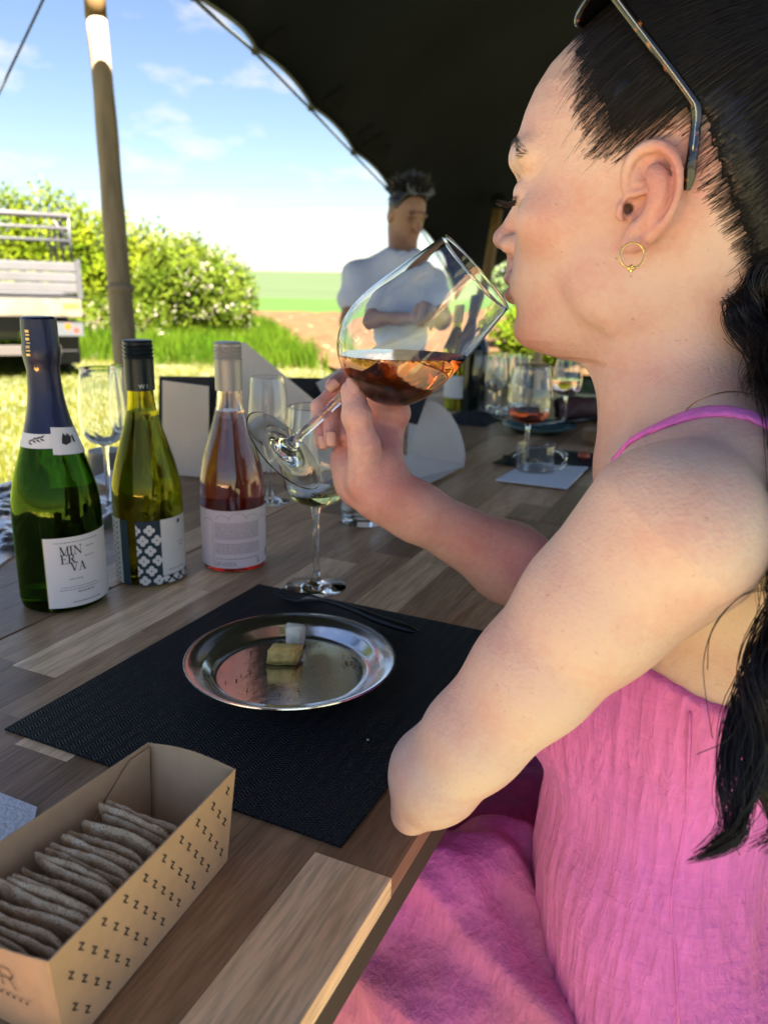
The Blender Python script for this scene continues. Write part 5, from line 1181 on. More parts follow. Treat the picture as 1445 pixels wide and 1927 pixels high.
for s in (1, -1):
    lc = spline([hd(.0895, s*.016, .0060), hd(.0915, s*.027, .0050), hd(.0880, s*.040, .0062), hd(.0850, s*.046, .0085)], 14)
    for q in lc: dark = np.maximum(dark, .92*np.exp(-(np.linalg.norm(SKV-q, axis=1)/.0021)**4))
for px, py, d0_, r_ in ((1160, 487, .5, .0010), (1186, 521, .5, .0009), (1020, 250, .55, .0010), (1046, 385, .55, .0008), (1124, 500, .52, .0009), (1190, 600, .52, .0010), (1030, 1120, .46, .0010), (935, 1290, .47, .0009), (1120, 1230, .44, .0009), (1330, 975, .42, .0011), (1290, 640, .53, .0009)):
    q = SK.hit(px, py, d0_-.12, d0_+.08); dark = np.maximum(dark, .42*np.exp(-(np.linalg.norm(SKV-q, axis=1)/(r_*.75))**4))
set_attr(me, 'tint', np.stack([np.clip(red, 0, 1), lipm*.8, dark], 1))
obj('body', me, m_skin, wm)
# nails
m_nail = mat('natural_nail', (.56, .29, .23, 1), .22, coat=.4)
def nail(c, n, along, w, l):
    c, n, along = [np.array(x, float) for x in (c, n, along)]; n /= np.linalg.norm(n); along = along-n*(along@n); along /= np.linalg.norm(along); s = np.cross(n, along); V = []
    for i in range(9):
        for j in range(7):
            a, b = j/6-.5, i/8-.5; wd = w*(1-.35*max(0, abs(b)*2-.55)**1.2*1.4); V.append(c+s*a*wd+along*b*l+n*(.0008-.9*w*a*a-.10*l*(b*2)**2*.35))
    i = np.arange(8)[:, None]*7+np.arange(6)[None]
    o = obj('fingernail', mesh_np('fingernail', np.array(V), np.stack([i, i+1, i+8, i+7], -1).reshape(-1, 4), True), m_nail, wm); md = o.modifiers.new('t', 'SOLIDIFY'); md.thickness = .0006; return o
toC = lambda p: (CAM-p)/np.linalg.norm(CAM-p)
q = SK.hit(440+905/4.014, 660+262/4.014, .60, .68); nail(q, toC(q)+.25*_u, hz(897, 180, .637)-hz(910, 360, .637), .0105, .0135)
for px, py, d, w, l, dx, sx in ((735, 665, .660, .0090, .0125, (740, 760), -.15), (668, 690, .676, .0080, .0115, (690, 790), -.35), (748, 262, .674, .0085, .0115, (690, 310), -.1)):
    q = SK.hit(440+px/4.014, 660+py/4.014, d-.05, d+.03); nail(q, toC(q)+sx*_r, hz(*dx, d)-hz(px, py, d), w, l)
print('woman body', len(SKV))

# ---- dress
DR = Field(); torso(DR, .0055, .05)
zc = .877
def neckline(P):
    q = (P-N0)@BM.T; zl = .850+.045*np.clip(q[:, 0]/.08, 0, 1)+.012*np.exp(-((q[:, 0]+.005)/.03)**2)*np.clip(np.abs(q[:, 1])/.14, 0, 1); return (P[:, 2]-zl)*.95
DR.add(neckline, N0, 99, .004, 'i')
dv_t, dq_t = None, None
LAP = Field()
for s in (1, -1):
    LAP.chain([bd(-.045, s*.085, -.520), bd(.12, s*.092, -.492), bd(.40, s*.085, -.470)], [.085, .086, .070], .05)
    LAP.chain([bd(.40, s*.085, -.475), bd(.41, s*.085, -.70), bd(.40, s*.085, -.93)], [.072, .070, .085], .05)
LAP.ell(bd(.20, 0, -.49), (.20, .11, .055), BM, .05)
LAP.cap(at(830, 1650, .66), at(985, 1610, .70), .03, .03, .05)
def wrinkle(V, Q, amp, freq):
    N = np.zeros_like(V); a = V[Q[:, 0]]; fn = np.cross(V[Q[:, 2]]-a, V[Q[:, 3]]-V[Q[:, 1]])
    for i_ in range(4): np.add.at(N, Q[:, i_], fn)
    N /= np.linalg.norm(N, axis=1, keepdims=True)+1e-12
    return N
def gauze(name, c, c2, bs=.75):
    m = bpy.data.materials.new(name); m.use_nodes = True; nt = m.node_tree; p = nt.nodes['Principled BSDF']; L = nt.links.new
    t = nt.nodes.new('ShaderNodeTexCoord'); hs = []
    for sc, s_ in (((1, 1, .10), 260), ((1, 1, .22), 120), ((1, 1, 1), 900), ((.3, .3, 1.4), 150)):
        mp_ = nt.nodes.new('ShaderNodeMapping'); mp_.inputs['Scale'].default_value = sc; n = nt.nodes.new('ShaderNodeTexNoise'); n.inputs['Scale'].default_value = s_; n.inputs['Detail'].default_value = 3; n.inputs['Distortion'].default_value = .4
        L(t.outputs['Object'], mp_.inputs['Vector']); L(mp_.outputs['Vector'], n.inputs['Vector']); hs.append(n.outputs['Fac'])
    def ma(a, k, b):
        x = nt.nodes.new('ShaderNodeMath'); x.operation = 'MULTIPLY_ADD'; L(a, x.inputs[0]); x.inputs[1].default_value = k
        if b is None: x.inputs[2].default_value = 0
        else: L(b, x.inputs[2])
        return x.outputs['Value']
    h = ma(hs[3], .35, ma(hs[2], .12, ma(hs[1], 1.0, ma(hs[0], .8, None))))
    b = nt.nodes.new('ShaderNodeBump'); b.inputs['Strength'].default_value = bs; b.inputs['Distance'].default_value = .0035; L(h, b.inputs['Height']); L(b.outputs['Normal'], p.inputs['Normal'])
    mr = nt.nodes.new('ShaderNodeMapRange'); mr.inputs['From Min'].default_value = .85; mr.inputs['From Max'].default_value = 1.45; mr.inputs['To Min'].default_value = .86; mr.inputs['To Max'].default_value = 1.1; L(h, mr.inputs['Value'])
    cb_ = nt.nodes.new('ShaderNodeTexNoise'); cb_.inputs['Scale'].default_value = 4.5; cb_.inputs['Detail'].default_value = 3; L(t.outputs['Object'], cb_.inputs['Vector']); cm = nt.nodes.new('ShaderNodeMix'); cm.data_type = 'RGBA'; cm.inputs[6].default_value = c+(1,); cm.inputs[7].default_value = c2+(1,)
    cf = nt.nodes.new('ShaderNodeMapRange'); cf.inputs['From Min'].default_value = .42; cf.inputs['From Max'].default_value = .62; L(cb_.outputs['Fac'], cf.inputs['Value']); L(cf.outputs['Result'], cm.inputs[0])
    vm = nt.nodes.new('ShaderNodeVectorMath'); vm.operation = 'SCALE'; L(cm.outputs[2], vm.inputs[0]); L(mr.outputs['Result'], vm.inputs['Scale']); L(vm.outputs['Vector'], p.inputs['Base Color'])
    p.inputs['Roughness'].default_value = .85; p.inputs['Specular IOR Level'].default_value = .2; p.inputs['Sheen Weight'].default_value = .25; p.inputs['Sheen Roughness'].default_value = .4; p.inputs['Sheen Tint'].default_value = (1, .6, .85, 1)
    return m
m_dress = gauze('pink_muslin', (.76, .17, .57), (.74, .18, .50)); m_skirt = gauze('pink_muslin_warm_bounce', (.72, .15, .47), (.67, .19, .29), .5)  # skirt's coral blotches put warm bounced light into the cloth colour
def fold_disp(V, N, amt, seed):
    q = (V-N0)@BM.T; th = np.arctan2(q[:, 1], q[:, 0]+.02)
    n = np.array([mnoise.noise((t_*9+seed, z*9, seed)) + .7*mnoise.noise((t_*22, z*11, seed+3))+.5*mnoise.noise((t_*45, z*16, seed+7)) for t_, z in zip(th, q[:, 2])])
    below = np.clip((-.292-q[:, 2])/.012, 0, 1); pl_ = below*np.abs(np.sin(th*46+1.5*np.sin(q[:, 2]*30)+2*n))*.0015-below*.0004; vert = .0005*np.sin(th*75+3*n)*(1-below); top_ = np.clip((.865-V[:, 2])/.02, .15, 1); return V+N*((n*amt+vert)*top_+pl_)[:, None]
V, Q = DR.mesh((.0, .33, .42), (.46, .82, .96), .0032, False); N = wrinkle(V, Q, 0, 0); V = fold_disp(V, N, .0019, 1.3)
bod = obj('dress_bodice', mesh_np('dress_bodice', V, Q, True), m_dress, wm)
V, Q = LAP.mesh((-.28, .25, .02), (.42, .98, .66), .006, True); N = wrinkle(V, Q, 0, 0)
def ridged(q):
    a = 1-abs(mnoise.noise((q[0]*5, q[1]*13, q[2]*9))); b = 1-abs(mnoise.noise((q[0]*11+4, q[1]*26, q[2]*20))); return .7*a**3+.4*b**2.5-.45+.25*mnoise.noise((q[0]*60, q[1]*60, q[2]*60))
qn = (V-N0)@BM.T; n = np.array([ridged(q)+.38*math.sin(150*q[1]+60*q[2]+4*mnoise.noise((q[0]*7, q[1]*7, q[2]*7))) for q in qn]); n2 = np.array([(1-abs(math.sin(38*(q[1]+.35*q[0])+3.0*mnoise.noise((q[0]*5, q[1]*5, q[2]*5)))))**2 for q in qn]); V = V+N*(n*.0085+(n2-.3)*.008)[:, None]
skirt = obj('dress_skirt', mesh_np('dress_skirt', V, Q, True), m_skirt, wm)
ss = skirt.modifiers.new('smooth', 'SUBSURF'); ss.levels = 1; ss.render_levels = 1
# straps snapped onto the shoulder, seams snapped onto the bodice
def ribbon(name, pts, w, m, th=.0022, nrm=None):
    P = np.array(pts); T = np.gradient(P, axis=0); T /= np.linalg.norm(T, axis=1, keepdims=True); e = .002
    N = []
    for p in P:
        d0 = SK.eval(p[None])[0]; N.append([SK.eval((p+np.eye(3)[i_]*e)[None])[0]-d0 for i_ in range(3)])
    N = np.array(N); N /= np.linalg.norm(N, axis=1, keepdims=True); S = np.cross(T, N); S /= np.linalg.norm(S, axis=1, keepdims=True); V = []
    for p, s_, n_ in zip(P, S, N):
        for a, b in ((-.5, .0), (-.5, 1), (-.2, 1.25), (.2, 1.25), (.5, 1), (.5, 0)): V.append(p+s_*a*w+n_*(b*th+.0004))
    i = np.arange(len(P)-1)[:, None]*6+np.arange(6)[None]; j = np.arange(len(P)-1)[:, None]*6+(np.arange(6)[None]+1) % 6
    return obj(name, mesh_np(name, np.array(V), np.stack([i, j, j+6, i+6], -1).reshape(-1, 4), True), m, wm)
def snap(p, it=6):
    p = np.array(p, float); one = p.ndim == 1; p = np.atleast_2d(p).copy(); e = .0015
    for _ in range(it):
        d = SK.eval(p); g_ = np.stack([SK.eval(p+np.eye(3)[i_]*e)-d for i_ in range(3)], 1)/e; p = p-(d/np.maximum((g_**2).sum(1), .3))[:, None]*g_
    return p[0] if one else p
for s in (1, -1):
    cps = [bd(.090, s*.070, -.125), bd(.055, s*.098, -.06), bd(.018, s*.118, -.010), bd(-.008, s*.122, .010), bd(-.040, s*.120, .004), bd(-.075, s*.112, -.035), bd(-.105, s*.095, -.090), bd(-.115, s*.085, -.135)]
    ribbon('dress_strap', snap(spline(cps, 26)), .0125, m_dress)
def seam(pix, d0, d1):
    P = [DR.hit(x, y, d0, d1) for x, y in spline([(a, b, 0) for a, b in pix], 24)[:, :2]]
    P = [p+toC(p)*.0005 for p in P]; obj('dress_seam', tube_mesh('dress_seam', P, .0011, 6), m_dress, wm)
seam([(1297, 1340), (1294, 1440), (1290, 1530), (1275, 1620), (1262, 1700), (1270, 1800), (1276, 1925)], .40, .62)
# ---- hair
POLY = np.array([(.078, .150), (.074, .122), (.068, .112), (.057, .100), (.047, .080), (.0445, .056), (.036, .048), (.0315, .031), (.0165, .0265), (.004, .031), (-.010, .040), (-.024, .036), (-.0325, .014), (-.039, 0), (-.050, -.021), (-.059, -.045), (-.068, -.075), (-.074, -.10), (-.3, -.10), (-.3, .3), (.078, .3)])
def poly_sd(x, y):
    d = np.full(len(x), 9.0); ins = np.zeros(len(x), bool); n = len(POLY)
    for i in range(n):
        a, b = POLY[i], POLY[(i+1) % n]; ex, ey = b-a; wx, wy = x-a[0], y-a[1]; t = np.clip((wx*ex+wy*ey)/(ex*ex+ey*ey), 0, 1)
        d = np.minimum(d, (wx-ex*t)**2+(wy-ey*t)**2)
        c = ((a[1] > y) != (b[1] > y)); xi = a[0]+(y-a[1])*ex/(ey if abs(ey) > 1e-9 else 1e-9); ins ^= c & (x < xi)
    return np.where(ins, -1, 1)*np.sqrt(d)
HB_ = Field(); cranium(HB_, 0.0); HB_.add(face_fn, hd(.03, 0, 0), .155, .016); HB_.cap(hd(-.036, 0, -.02), hd(-.040, 0, -.165), .0525, .0575, .03)
HR = Field(); HR.ops = list(HB_.ops)
HR.add(lambda P: -.0038*np.ones(len(P))*0+HB_.eval(P)-.0042, HC, 99, 1e-6, 'i') if False else None
def hair_fn(P):
    q = (P-HC)@HM.T; e = poly_sd(q[:, 0], q[:, 2]); d = HB_.eval(P)
    e = e+.014+.004*np.sin(q[:, 0]*900+q[:, 2]*500)*np.sin(q[:, 2]*700-q[:, 0]*300); return d-.0046*np.clip(-e/.016, 0, 1)**.5+np.where(e > 0, e*1.0+.0006, 0)
HR = Field(); HR.add(hair_fn, HC, 99, 1e-6)
V, Q = HR.mesh(HC-np.array([.17, .17, .13]), HC+np.array([.17, .17, .17]), .0026, False)
def hair_mat():
    m = mat('black_hair', (.0075, .0052, .0044, 1), .34, spec=.5); p = m.node_tree.nodes['Principled BSDF']; p.inputs['Specular Tint'].default_value = (.85, .88, 1, 1); return m
m_hair = hair_mat()
obj('hair', mesh_np('hair', V, Q, True), m_hair, wm)
TIE = np.array([-.088, 0.0, .098]); C0 = np.array([-.008, 0, .035])
def hair_paths(roots, K, lift):
    """roots in head coords (N,3): combed back over the skull to the tie"""
    a = roots-C0; ra = np.linalg.norm(a, axis=1); a = a/ra[:, None]; b = (TIE-C0); rb = np.linalg.norm(b); b = b/rb
    om = np.arccos(np.clip(a@b, -1, 1))[:, None, None]; t = np.linspace(0, 1, K)[None, :, None]
    D = (np.sin((1-t)*om)*a[:, None]+np.sin(t*om)*b)/np.maximum(np.sin(om), 1e-5)
    Df = D.reshape(-1, 3); lo = np.full(len(Df), .02); hi = np.full(len(Df), .24); Wd = Df@HM
    for _ in range(11):
        mi = (lo+hi)/2; f = HB_.eval(HC+C0@HM+Wd*mi[:, None]); lo = np.where(f < 0, mi, lo); hi = np.where(f < 0, hi, mi)
    R = ((lo+hi)/2).reshape(len(roots), K)
    return (HC+C0@HM)[None, None]+(Wd.reshape(len(roots), K, 3))*(R+lift)[..., None]
# roots: everywhere on the scalp, thicker along the hair line
hv = (V-HC)@HM.T; e = poly_sd(hv[:, 0], hv[:, 2]); okr = np.where((e < .001) & (hv[:, 1] > -.055))[0]
fsk = (SKV-HC)@HM.T; ef = poly_sd(fsk[:, 0], fsk[:, 2]); hv = np.vstack([hv, fsk[(ef < .004) & (ef > -.030) & (fsk[:, 1] > -.02) & (fsk[:, 1] < .0765) & (fsk[:, 2] > -.1)]])
e = poly_sd(hv[:, 0], hv[:, 2]); near = np.where((e > -.030) & (e < .0035) & (hv[:, 1] > -.03))[0]
sel = np.concatenate([rng.choice(okr, 4200), rng.choice(near, 10500, p=(lambda w: w/w.sum())(np.clip(-(e[near]-.003)/.030, .015, 1)**1.2))])
roots = hv[sel]+rng.normal(size=(len(sel), 3))*.0034
K = 11; s_ = np.linspace(0, 1, K)
amp = rng.uniform(.0002, .0026, len(sel))[:, None]; dep = np.clip(-poly_sd(roots[:, 0], roots[:, 2])/.016, 0, 1)[:, None]
dep = np.clip(-poly_sd(roots[:, 0], roots[:, 2])/.030, 0, 1)[:, None]; lift = .0003+.0056*np.maximum(dep, np.clip(s_*3, 0, 1)[None])+amp*np.sin(PI*np.clip(s_*1.15, 0, 1))[None]
P = hair_paths(roots, K, lift)
wob = np.array([[mnoise.noise((r[0]*55, r[1]*55, r[2]*55+5*t)) for t in s_] for r in roots])
P = P+(wob*s_[None]*.004)[..., None]*(.5*HL+.5*UP)
VT, QT = tubes(P, np.interp(s_, [0, .15, 1], [.00005, .00020, .00038]), 3)
# strands of the gathered tail and the loose waves hanging down her back
def lock(center, spread, n, r, seed, K=26, wave=.006, taper=1.0):
    rs = np.random.default_rng(seed); c = spline(center, K); T = np.gradient(c, axis=0); T /= np.linalg.norm(T, axis=1, keepdims=True)
    A = np.cross(T, [0.3, .2, 1]); A /= np.linalg.norm(A, axis=1, keepdims=True)+1e-9; B = np.cross(T, A); s = np.linspace(0, 1, K)
    sp = np.interp(s, np.linspace(0, 1, len(spread)), spread)
    a = rs.normal(size=n)*.55; b = rs.normal(size=n)*.55; ph = rs.uniform(0, 6, n); fr_ = rs.uniform(5, 9, n); am = wave*rs.uniform(.3, 1.2, n); cut = rs.uniform(.72, 1.0, n)
    ss = s[None]*cut[:, None]; idx = ss*(K-1); i0 = np.minimum(idx.astype(int), K-2); u = (idx-i0)[..., None]
    cc = c[i0]*(1-u)+c[i0+1]*u; AA = A[i0]*(1-u)+A[i0+1]*u; BB = B[i0]*(1-u)+B[i0+1]*u; sw = np.interp(ss, s, sp)
    w = am[:, None]*np.sin(ph[:, None]+fr_[:, None]*ss)*ss+wave*1.3*np.sin(seed+11*ss+ph[:, None]*.18)*ss
    P = cc+AA*((a[:, None]*sw+w)[..., None])+BB*((b[:, None]*sw+w*.6)[..., None])
    return tubes(P, r*np.interp(s, [0, .8, 1], [1, .9, .35]), 3)
hw = lambda f, l, u: hd(f, l, u)
parts = [(VT, QT)]
parts.append(lock([hw(-.080, 0, .090), hw(-.125, .005, .105), hw(-.165, .01, .05), at(1500, 480, .535), at(1500, 680, .480), at(1510, 850, .435), at(1535, 1050, .405), at(1538, 1250, .40), at(1515, 1400, .40), at(1485, 1530, .39)], [.018, .022, .024, .024, .020, .017, .014, .012, .007], 760, .00024, 11, 34, .010))
parts.append(lock([hw(-.10, .01, .10), hw(-.15, .02, .03), at(1490, 520, .515), at(1500, 800, .440), at(1510, 1050, .405), at(1472, 1200, .400), at(1425, 1330, .395), at(1395, 1450, .385), at(1368, 1560, .38), at(1300, 1618, .378)], [.012, .014, .012, .012, .010, .008, .006, .005, .003], 260, .00028, 12, 34, .005))
parts.append(lock([at(1530, 1060, .43), at(1440, 1220, .40), at(1408, 1330, .392), at(1418, 1450, .386), at(1400, 1560, .38), at(1340, 1600, .377), at(1282, 1622, .376)], [.006, .007, .006, .004, .0035, .0025, .001], 160, .00026, 13, 30, .004))
parts.append(lock([at(1545, 1120, .42), at(1480, 1320, .396), at(1445, 1430, .388), at(1448, 1520, .384), at(1430, 1610, .382)], [.006, .006, .006, .004, .003], 190, .00026, 14, 26, .005))
# hair falling beside the nape
parts.append(lock([hw(-.075, .045, .0), hw(-.083, .052, -.03), at(1412, 560, .492), at(1404, 620, .488), at(1428, 680, .468), at(1452, 730, .450)], [.010, .010, .009, .008, .007, .004], 420, .00026, 15, 24, .006))
parts.append(lock([hw(-.085, .03, -.02), at(1440, 560, .51), at(1432, 620, .498), at(1448, 690, .468), at(1485, 750, .445)], [.012, .012, .012, .010, .006], 420, .00026, 16, 24, .007))
# single flyaway hairs
fly = [[at(1445, 1104, .40), at(1400, 1118, .396), at(1350, 1165, .396), at(1325, 1230, .398), at(1325, 1290, .40), at(1340, 1390, .402)], [at(1452, 1108, .40), at(1390, 1125, .396), at(1338, 1190, .397), at(1330, 1260, .399)],
       [at(1405, 1330, .39), at(1370, 1390, .386), at(1310, 1420, .384)], [at(1400, 1480, .384), at(1372, 1560, .38), at(1392, 1610, .379)]]
for k, f_ in enumerate(fly): parts.append(tubes(spline(f_, 16)[None], .00028, 3))
# fine short hairs at the temple, nape and in front of the ear
nb = []
for k in range(420):
    i_ = rng.integers(1, 17); a, b = POLY[i_], POLY[min(i_+1, 17)]; t = rng.random(); q = a+(b-a)*t+rng.normal(size=2)*.002
    nb.append((q[0], .066, q[1]))
nb = np.array(nb); KB = 7; sb = np.linspace(0, 1, KB); Pf = hair_paths(nb, 60, np.full((len(nb), 60), .0006))[:, :12:2][:, :6]
Pf = Pf+np.linspace(0, 1, 6)[None, :, None]*(rng.normal(size=(len(nb), 1, 3))*.0028)
parts.append(tubes(Pf, np.linspace(.00018, .0001, 6), 3))
VT, QT = join_np(parts)
o = obj('hair_strands', mesh_np('hair_strands', VT, QT, True), m_hair, wm); tag(o, kind='stuff')
# brow and lashes
tq = rng.random(150); lq = .012+.040*tq; uq = .0395+.006*np.sin(PI*np.minimum(tq*1.2, 1))-.010*np.maximum(0, tq-.6)+rng.normal(size=150)*.0014; fq = .099-.020*(lq/.05)**2
c_ = lambda a: np.asarray(a)[:, None]
p0 = snap(HC+c_(fq)*HF+c_(lq)*HL+c_(uq)*UP); p1 = snap(p0+c_(.004+.004*tq)*HL+c_(.0035*(1-tq)-.002*tq)*UP-.002*HF)
Vl, Ql = tubes(np.stack([p0+HF*.0004, (p0+p1)/2+HF*.0012+HL*.0006, p1+HL*.0004+HF*.0004], 1), [.00016, .00014, .00007], 3); tag(obj('eyebrow', mesh_np('eyebrow', Vl, Ql, True), m_hair, wm), kind='stuff')
tq = np.linspace(0, 1, 46); p0 = snap(HC+c_(.0895-.004*tq)*HF+c_(.018+.026*tq)*HL+.0062*UP); dr_ = HF*.0125+c_(-.0028+.002*tq)*UP+c_(.0045*(tq-.2))*HL
Vl, Ql = (tubes(np.stack([p0, p0+dr_*.5-UP*.0012, p0+dr_*c_(.8+.3*rng.random(46))+UP*.0014], 1), [.00042, .00036, .00014], 3))
tag(obj('eyelashes', mesh_np('eyelashes', Vl, Ql, True), m_hair, wm), kind='stuff')
# thin chain round the neck
ch = [SK.hit(x, y, .42, .62) for x, y in ((1276, 790), (1300, 762), (1340, 743), (1380, 737), (1420, 745), (1445, 757))]
m_gold = mat('gold', (.83, .55, .20, 1), .18, metal=1)
o = obj('necklace', tube_mesh('necklace', [p+toC(p)*.0006 for p in spline(ch, 40)], .00035, 5), m_gold); tag(o, 'hair-thin gold chain at the nape of the woman\'s neck', 'necklace')
# hoop earring with a knot
ec = at(1189, 481, .4865); nrm = HL*.9+HF*(-.30)+UP*.15; nrm /= np.linalg.norm(nrm); ex = np.cross(UP, nrm); ex /= np.linalg.norm(ex); ey = np.cross(nrm, ex)
er = thing('hoop_earring', ec, 'small gold hoop earring with a knot at its foot', 'earring')
RH = .0072
ring = [ec+ex*RH*math.cos(a)+ey*RH*1.05*math.sin(a) for a in np.linspace(-PI*.5, PI*1.42, 44)]
obj('hoop', tube_mesh('hoop', ring, [.00062+.00014*(k % 2) for k in range(44)], 8), m_gold, er)
for k, (a, b) in enumerate(((-.0014, 0), (.0014, .0002), (0, .0012), (0, -.0012), (.0004, 0))):
    obj('knot_bead', lathe_mesh('knot_bead', [(0, -.0014), (.0011, -.0008), (.0014, 0), (.0011, .0008), (0, .0014)], 10, ec-ey*RH*1.05+ex*a+ey*b+nrm*.0004, ex*math.cos(k)+ey*math.sin(k)), m_gold, er)
# sunglasses pushed up on the head
sg = thing('sunglasses', hd(.03, .04, .12), 'dark tortoiseshell sunglasses pushed up into the woman\'s hair', 'sunglasses')
m_tort = mat('tortoiseshell', (.010, .006, .003, 1), .10, spec=.6, coat=.6)
def tort(m):
    nt = m.node_tree; p = nt.nodes['Principled BSDF']; t = nt.nodes.new('ShaderNodeTexCoord'); n = nt.nodes.new('ShaderNodeTexNoise'); n.inputs['Scale'].default_value = 110; r = nt.nodes.new('ShaderNodeValToRGB'); e = r.color_ramp.elements
    e[0].position = .60; e[0].color = (.006, .004, .003, 1); e[1].position = .70; e[1].color = (.35, .11, .02, 1); nt.links.new(t.outputs['Object'], n.inputs['Vector']); nt.links.new(n.outputs['Fac'], r.inputs['Fac']); nt.links.new(r.outputs['Color'], p.inputs['Base Color'])
tort(m_tort)
tp_ = spline([hd(.034, .060, .134), at(1120, -60, .470), at(1160, -4, .464), at(1230, 90, .459), at(1296, 180, .460), at(1309, 205, .461), at(1308, 240, .464), at(1301, 300, .468), at(1292, 358, .474)], 40)
V, Q = tubes(tp_[None], 1.0, 10); cen = np.repeat(tp_, 10, 0); off = V-cen; Tt_ = np.gradient(tp_, axis=0); Tt_ /= np.linalg.norm(Tt_, axis=1, keepdims=True); Sd = np.cross(Tt_, HL); Sd /= np.linalg.norm(Sd, axis=1, keepdims=True); Sd = np.repeat(Sd, 10, 0)
a_ = (off*Sd).sum(1); b_ = off@HL; kk = np.repeat(np.linspace(0, 1, 40), 10)
V = cen+Sd*(a_*np.interp(kk, [0, .5, .62, .75, .95, 1], [.0030, .0028, .0032, .0030, .0036, .002]))[:, None]+HL*(b_*np.interp(kk, [0, .9, 1], [.0019, .0017, .001]))[:, None]
obj('temple', mesh_np('temple', V, Q, True), m_tort, sg)
V2 = V-2*((V-HC)@HL)[:, None]*HL; obj('temple', mesh_np('temple', V2, Q[:, ::-1], True), m_tort, sg)
obj('temple_wire', tube_mesh('temple_wire', [p+HL*.0021-np.cross(Tt_[min(k, 39)], HL)*.0009*0 for k, p in enumerate(tp_[:34])], .00055, 6), mat('pale_gold_metal', (.40, .39, .35, 1), .25, metal=1), sg)
for s in (1, -1):
    c = hd(.036, s*.034, .130); ax1 = HL*s; ax2 = (-.78*HF+.62*UP); rim = [c+ax1*.027*math.cos(a)*(1+.05*math.cos(2*a))+ax2*.024*math.sin(a)+HF*.004*math.cos(a)*-1 for a in np.linspace(0, 2*PI, 40)]
    obj('rim', tube_mesh('rim', rim, .0024, 8), m_tort, sg)
    obj('lens', plate_poly('lens', rim[:-1], .0016), mat('smoke_lens', (.006, .005, .005, 1), .28), sg)
obj('bridge', tube_mesh('bridge', spline([hd(.036, -.008, .132), hd(.037, 0, .135), hd(.036, .008, .132)], 8), .0022, 8), m_tort, sg)
# her chair
def chair(base, ang, label, m_seat, m_tube):
    t = thing('chair', (base[0], base[1], 0), label, 'chair', 'chairs along the tables'); R = Matrix.Rotation(ang, 3, 'Z'); c = lambda x, y, z: np.array(base)*np.array([1, 1, 0])+np.array(R @ Vector((x, y, z)))
    bm = bmesh.new(); add_box(bm, c(0, 0, .43), (.42, .40, .035), R, .012); obj('seat', bm_mesh(bm, 'seat', False), m_seat, t)
    bm = bmesh.new(); add_box(bm, c(0, -.205, .72), (.40, .02, .16), R, .008); obj('backrest', bm_mesh(bm, 'backrest'), m_seat, t)
    for sx_ in (-.2, .2):
        obj('leg', tube_mesh('leg', [c(sx_, .19, .0), c(sx_, .17, .42)], .011, 10), m_tube, t); obj('leg', tube_mesh('leg', spline([c(sx_, -.24, 0), c(sx_, -.19, .42), c(sx_, -.215, .80)], 10), .011, 10), m_tube, t)
    obj('stretcher', tube_mesh('stretcher', [c(-.2, .18, .2), c(.2, .18, .2)], .008, 8), m_tube, t)
    return t
m_tube = mat('grey_steel_tube', (.32, .33, .34, 1), .35, metal=.8); m_pad = mat('black_seat_fabric', (.008, .008, .010, 1), .8)
face = math.atan2(-BF[0], BF[1])
chair(bd(-.05, 0, 0), face, 'black chair under the woman in the pink sundress', m_pad, m_tube)
# neighbouring chair seen in the gap below her elbow
nc = at_z(1010, 1512, .46); nch = nc+TV*.26-SV*.02
t = chair(nch, face, 'black chair with a grey steel frame pushed under the table beyond the woman', m_pad, m_tube)
obj('arm_frame', tube_mesh('arm_frame', spline([at(983, 1395, .98), at(985, 1440, .97), at(986, 1492, .96), at(993, 1508, .96), at(1045, 1500, .98)], 22), .0085, 10), mat('white_steel', (.6, .62, .62, 1), .35, metal=.4), t)
o = obj('shade_block', box_mesh('shade_block', (nch[0]+.05, nch[1]+.02, .56), (.40, .42, .22), Matrix.Rotation(face, 3, 'Z'), .07), m_pad); tag(o, 'added black block darkening the gap beyond the woman', 'shade_block')  # added black block, stands for the deep shade under the table
# ================================================================== THE MAN BEYOND THE TABLE
MD = 3.25
mp_ = lambda px, py, dd=0.0: at(px, py, MD+dd)
mf = np.array([.50, -.866, 0]); ml = np.array([.866, .5, 0]); MM = np.stack([mf, ml, UP])
MS = Field(); mh = mp_(766, 403)
hf_ = mf*.93-UP*.36; hf_ /= np.linalg.norm(hf_); hu_ = np.cross(hf_, ml); hu_ = hu_ if hu_[2] > 0 else -hu_; MH = np.stack([hf_, ml, hu_])
def mq(f, l, u): return mh+f*hf_+l*ml+u*hu_
MS.ell(mq(-.01, 0, .015), (.090, .070, .088), MH, .03); MS.ell(mq(.020, 0, -.045), (.064, .053, .072), MH, .03); MS.ell(mq(.072, 0, -.098), (.020, .022, .016), MH, .02)
MS.cap(mq(.085, 0, .0), mq(.104, 0, -.032), .010, .013, .012); MS.cap(mq(.082, -.035, .022), mq(.082, .035, .022), .010, .010, .014)
for s in (1, -1):
    MS.ell(mq(.093, s*.03, .004), (.012, .014, .010), MH, .01, 's'); MS.ell(mq(-.012, s*.072, -.012), (.020, .008, .030), MH, .008)
MS.cap(mq(.078, -.02, -.068), mq(.078, .02, -.068), .006, .006, .006)
MS.cap(mq(-.02, 0, -.07), mp_(757, 490), .056, .058, .03)
SHL, SHR = mp_(674, 522), mp_(806, 524, .08)
